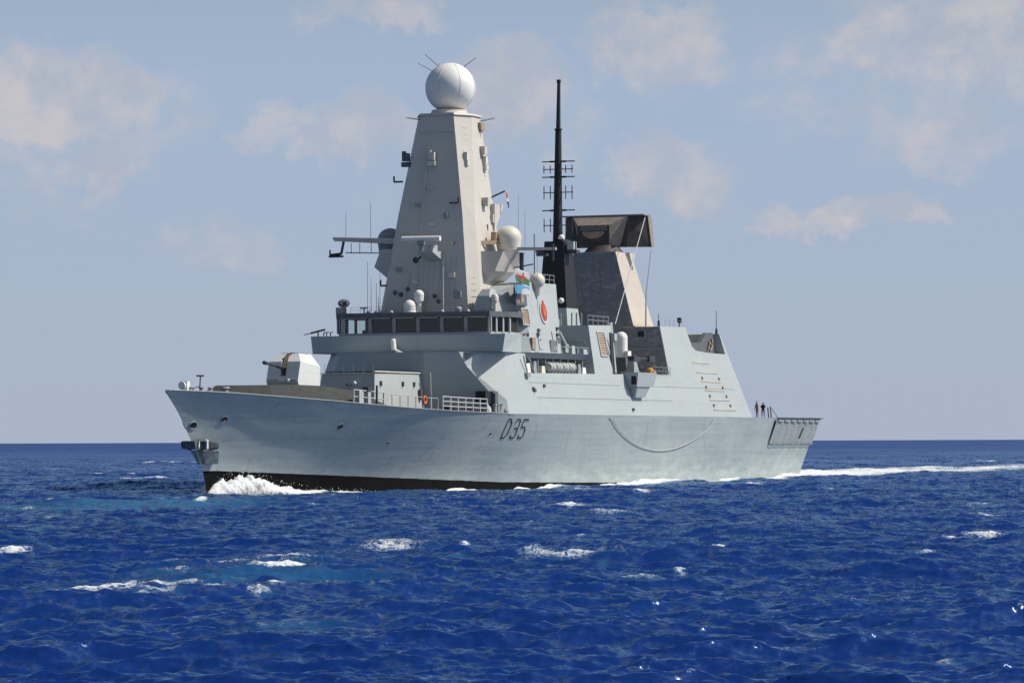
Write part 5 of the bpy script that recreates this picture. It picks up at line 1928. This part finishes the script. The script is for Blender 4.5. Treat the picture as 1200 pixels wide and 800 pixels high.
# ripples finer than the mesh: perturb the normal directly
geo = n.node('ShaderNodeNewGeometry')
def nvec(scale, off, amp, detail):
    t = n.node('ShaderNodeTexNoise')
    n.link(n.scaled(co, (1, 1, 1), off), t.inputs['Vector'])
    t.inputs['Scale'].default_value = scale
    t.inputs['Detail'].default_value = detail
    t.inputs['Roughness'].default_value = .62
    v1 = n.node('ShaderNodeVectorMath', operation='SUBTRACT')
    n.link(t.outputs['Color'], v1.inputs[0])
    v1.inputs[1].default_value = (.5, .5, .5)
    v2 = n.node('ShaderNodeVectorMath', operation='MULTIPLY')
    n.link(v1.outputs[0], v2.inputs[0])
    v2.inputs[1].default_value = (amp, amp, 0)
    return v2
sm = n.node('ShaderNodeVectorMath', operation='ADD')
un = n.node('ShaderNodeAttribute', attribute_name='fine').outputs['Fac']
va = nvec(1.6, (0, 0, 0), .5, 5.0)
ac = n.node('ShaderNodeCombineXYZ')
amp_ = n.math('MULTIPLY_ADD', un, 1.2, 1.25)
n.link(amp_, ac.inputs[0])
n.link(amp_, ac.inputs[1])
n.link(ac.outputs[0], va.inputs[1])
n.link(va.outputs[0], sm.inputs[0])
n.link(nvec(6.0, (4, 4, 0), 1.1, 4.0).outputs[0], sm.inputs[1])
# ripples run down the wind: their slopes are steep along it and gentle across it
sq = n.node('ShaderNodeVectorMath', operation='MULTIPLY')
n.link(sm.outputs[0], sq.inputs[0])
sq.inputs[1].default_value = (1.35, 0.45, 0)
ro = n.node('ShaderNodeVectorRotate', rotation_type='Z_AXIS')
n.link(sq.outputs[0], ro.inputs['Vector'])
ro.inputs['Angle'].default_value = WIND
s2 = n.node('ShaderNodeVectorMath', operation='ADD')
n.link(geo.outputs['Normal'], s2.inputs[0])
n.link(ro.outputs[0], s2.inputs[1])
nm = n.node('ShaderNodeVectorMath', operation='NORMALIZE')
n.link(s2.outputs[0], nm.inputs[0])
# light coming back out of the water does not depend on the tilt of each ripple; the sky's reflection does
n.t.nodes.remove(bs)
body = n.node('ShaderNodeBsdfDiffuse')
n.link(WATER_COL, body.inputs['Color'])
body.inputs['Normal'].default_value = (0, 0, 1)
upn = n.node('ShaderNodeCombineXYZ')
upn.inputs[2].default_value = 1.0
tiltn = n.node('ShaderNodeVectorMath', operation='MULTIPLY_ADD')
n.link(nm.outputs[0], tiltn.inputs[0])
tiltn.inputs[1].default_value = (BODY_TILT, BODY_TILT, BODY_TILT)
n.link(upn.outputs[0], tiltn.inputs[2])
n.link(tiltn.outputs[0], body.inputs['Normal'])
gl = n.node('ShaderNodeBsdfGlossy')
gl.inputs['Color'].default_value = (0.60, 0.80, 1.0, 1)
n.link(n.math('MULTIPLY_ADD', un, .18, .17), gl.inputs['Roughness'])
n.link(nm.outputs[0], gl.inputs['Normal'])
dt = n.node('ShaderNodeVectorMath', operation='DOT_PRODUCT')
n.link(nm.outputs[0], dt.inputs[0])
n.link(geo.outputs['Incoming'], dt.inputs[1])
facing = n.math('ABSOLUTE', dt.outputs['Value'])
fres = n.math('MULTIPLY_ADD', n.math('POWER', n.math('SUBTRACT', 1.0, facing, clamp=True), 5.5), .98, .003)   # Schlick
gust = n.ramp(n.noise(n.scaled(co, (.010, .010, 1), (3, 9, 0)), 1.0, 6.0, 0.7), .35, .65, .55, 1.15)
refl = n.math('MULTIPLY', n.math('MULTIPLY', fres, n.math('MULTIPLY_ADD', un, -1.9, 2.6)), gust, clamp=True)
wmx = n.node('ShaderNodeMixShader')
n.link(refl, wmx.inputs[0])
n.link(body.outputs[0], wmx.inputs[1])
n.link(gl.outputs[0], wmx.inputs[2])
fb = n.node('ShaderNodeBsdfDiffuse')
fb.inputs[0].default_value = (0.64, 0.66, 0.65, 1)
mx = n.node('ShaderNodeMixShader')
n.link(fm, mx.inputs[0])
n.link(wmx.outputs[0], mx.inputs[1])
n.link(fb.outputs[0], mx.inputs[2])
n.link(mx.outputs[0], out.inputs[0])
me.materials.append(mt)

# ------------------------------------------------------------------ bow wave spray (white water thrown up by the stem)
mt, n, bs, co, out = new_mat('white_water')
f = n.noise(co, 1.6, 6.0, 0.7)
c = n.mix(n.ramp(f, .35, .65), (0.50, 0.54, 0.56), (0.74, 0.73, 0.70))
n.link(c, bs.inputs['Base Color'])
bs.inputs['Roughness'].default_value = 0.9
bs.inputs['Specular IOR Level'].default_value = 0.1
al = n.node('ShaderNodeAttribute', attribute_name='edge').outputs['Fac']
a = n.ramp(n.math('SUBTRACT', al, n.math('MULTIPLY', n.noise(co, 2.2, 6.0, 0.75), .9)), -.30, .30)
n.link(a, bs.inputs['Alpha'])
M['spray'] = mt


def crest_mesh(name, s0, s1, prof, seed, label):
    """sheet of white water standing off the hull: height and width profile along x"""
    nx, nt = 220, 36
    xs_ = np.linspace(s0, s1, nx)
    hgt = np.interp(xs_, [p[0] for p in prof], [p[1] for p in prof])
    wdt = np.interp(xs_, [p[0] for p in prof], [p[2] for p in prof])
    T = np.linspace(0, 1, nt)
    XX, TT = np.meshgrid(xs_, T, indexing='ij')
    H = hgt[:, None] * np.sin(np.pi * (0.16 + .84 * TT)) ** 1.1
    base = np.array([float(hull_b(np.clip((x - 7.3) / 141.3, 0, 1), np.array(0.3))) for x in xs_])
    for sgn in (-1, 1):
        Y = base[:, None] - .25 + wdt[:, None] * TT
        nn = noise2(XX * 1.0 + 50 * (sgn + 2), Y * 1.0, seed, .9, 5) - .5
        n4 = noise2(XX + 31, Y + 7 * sgn, seed + 1, 2.6, 4) - .5
        Z = -.15 + H * (1 + 1.0 * nn) + .35 * hgt[:, None] * n4 * np.sin(np.pi * TT)
        Xp = XX + .5 * nn * hgt[:, None]
        Yp = Y + .5 * n4 * hgt[:, None]
        v = np.stack([Xp, sgn * Yp, Z], -1).reshape(-1, 3)
        ix = np.arange(nx * nt).reshape(nx, nt)
        q = np.stack([ix[:-1, :-1], ix[1:, :-1], ix[1:, 1:], ix[:-1, 1:]], -1).reshape(-1, 4)
        edge = np.clip(1.02 * np.sin(np.pi * np.clip(.22 + .78 * TT, 0, 1)) ** .7 * np.clip(hgt[:, None] / .5, .55, 1) * np.minimum(1, np.minimum((XX - s0) / .6, (s1 - XX) / 3.0).clip(0, 1) + .15), 0, 1.4)
        me = bpy.data.meshes.new(name)
        me.from_pydata(v.tolist(), [], q.tolist())
        # thrown droplets and clots along the crest
        g = np.random.default_rng(seed + sgn)   # spray
        bm = bmesh.new()
        bm.from_mesh(me)
        lay = bm.verts.layers.float.new('edge')
        bm.verts.ensure_lookup_table()
        ef = edge.ravel()
        for i, vv in enumerate(bm.verts):
            vv[lay] = float(ef[i])
        for f_ in bm.faces:
            f_.smooth = True
        for _ in range(600):
            i = int(g.integers(0, nx)); t = g.beta(2, 2)
            if g.random() > hgt[i] / hgt.max():
                continue
            hh_ = hgt[i]
            r = float(g.uniform(.010, .04)) * (1.6 if g.random() < .12 else 1)
            p = (xs_[i] + g.normal() * .4, sgn * (base[i] - .1 + wdt[i] * t), hh_ * (.5 + .75 * math.sin(math.pi * t)) * g.uniform(.55, 1.2))
            res = bmesh.ops.create_icosphere(bm, subdivisions=1, radius=r, matrix=Matrix.Translation(p))
            for vv in res['verts']:
                vv[lay] = 1.6
        bm.to_mesh(me)
        bm.free()
        me.materials.append(M['spray'])
        o = bpy.data.objects.new(name, me)
        COL.objects.link(o)
        tag(o, label[0] if sgn < 0 else label[1], 'bow wave', None, 'stuff')


crest_mesh('bow_spray', 7.2, 34.0, [(7.2, .35, .8), (8.2, 1.1, 1.3), (10, 1.5, 1.9), (12.5, 1.75, 2.3), (14.5, 1.4, 2.5), (17, .9, 2.6), (20, .55, 2.5), (24, .42, 2.2), (29, .30, 1.8), (34, .12, 1.2)], 41,
           ('white bow wave spray thrown up against the black boot topping at the stem', 'white spray of the bow wave on the far side of the bow'))
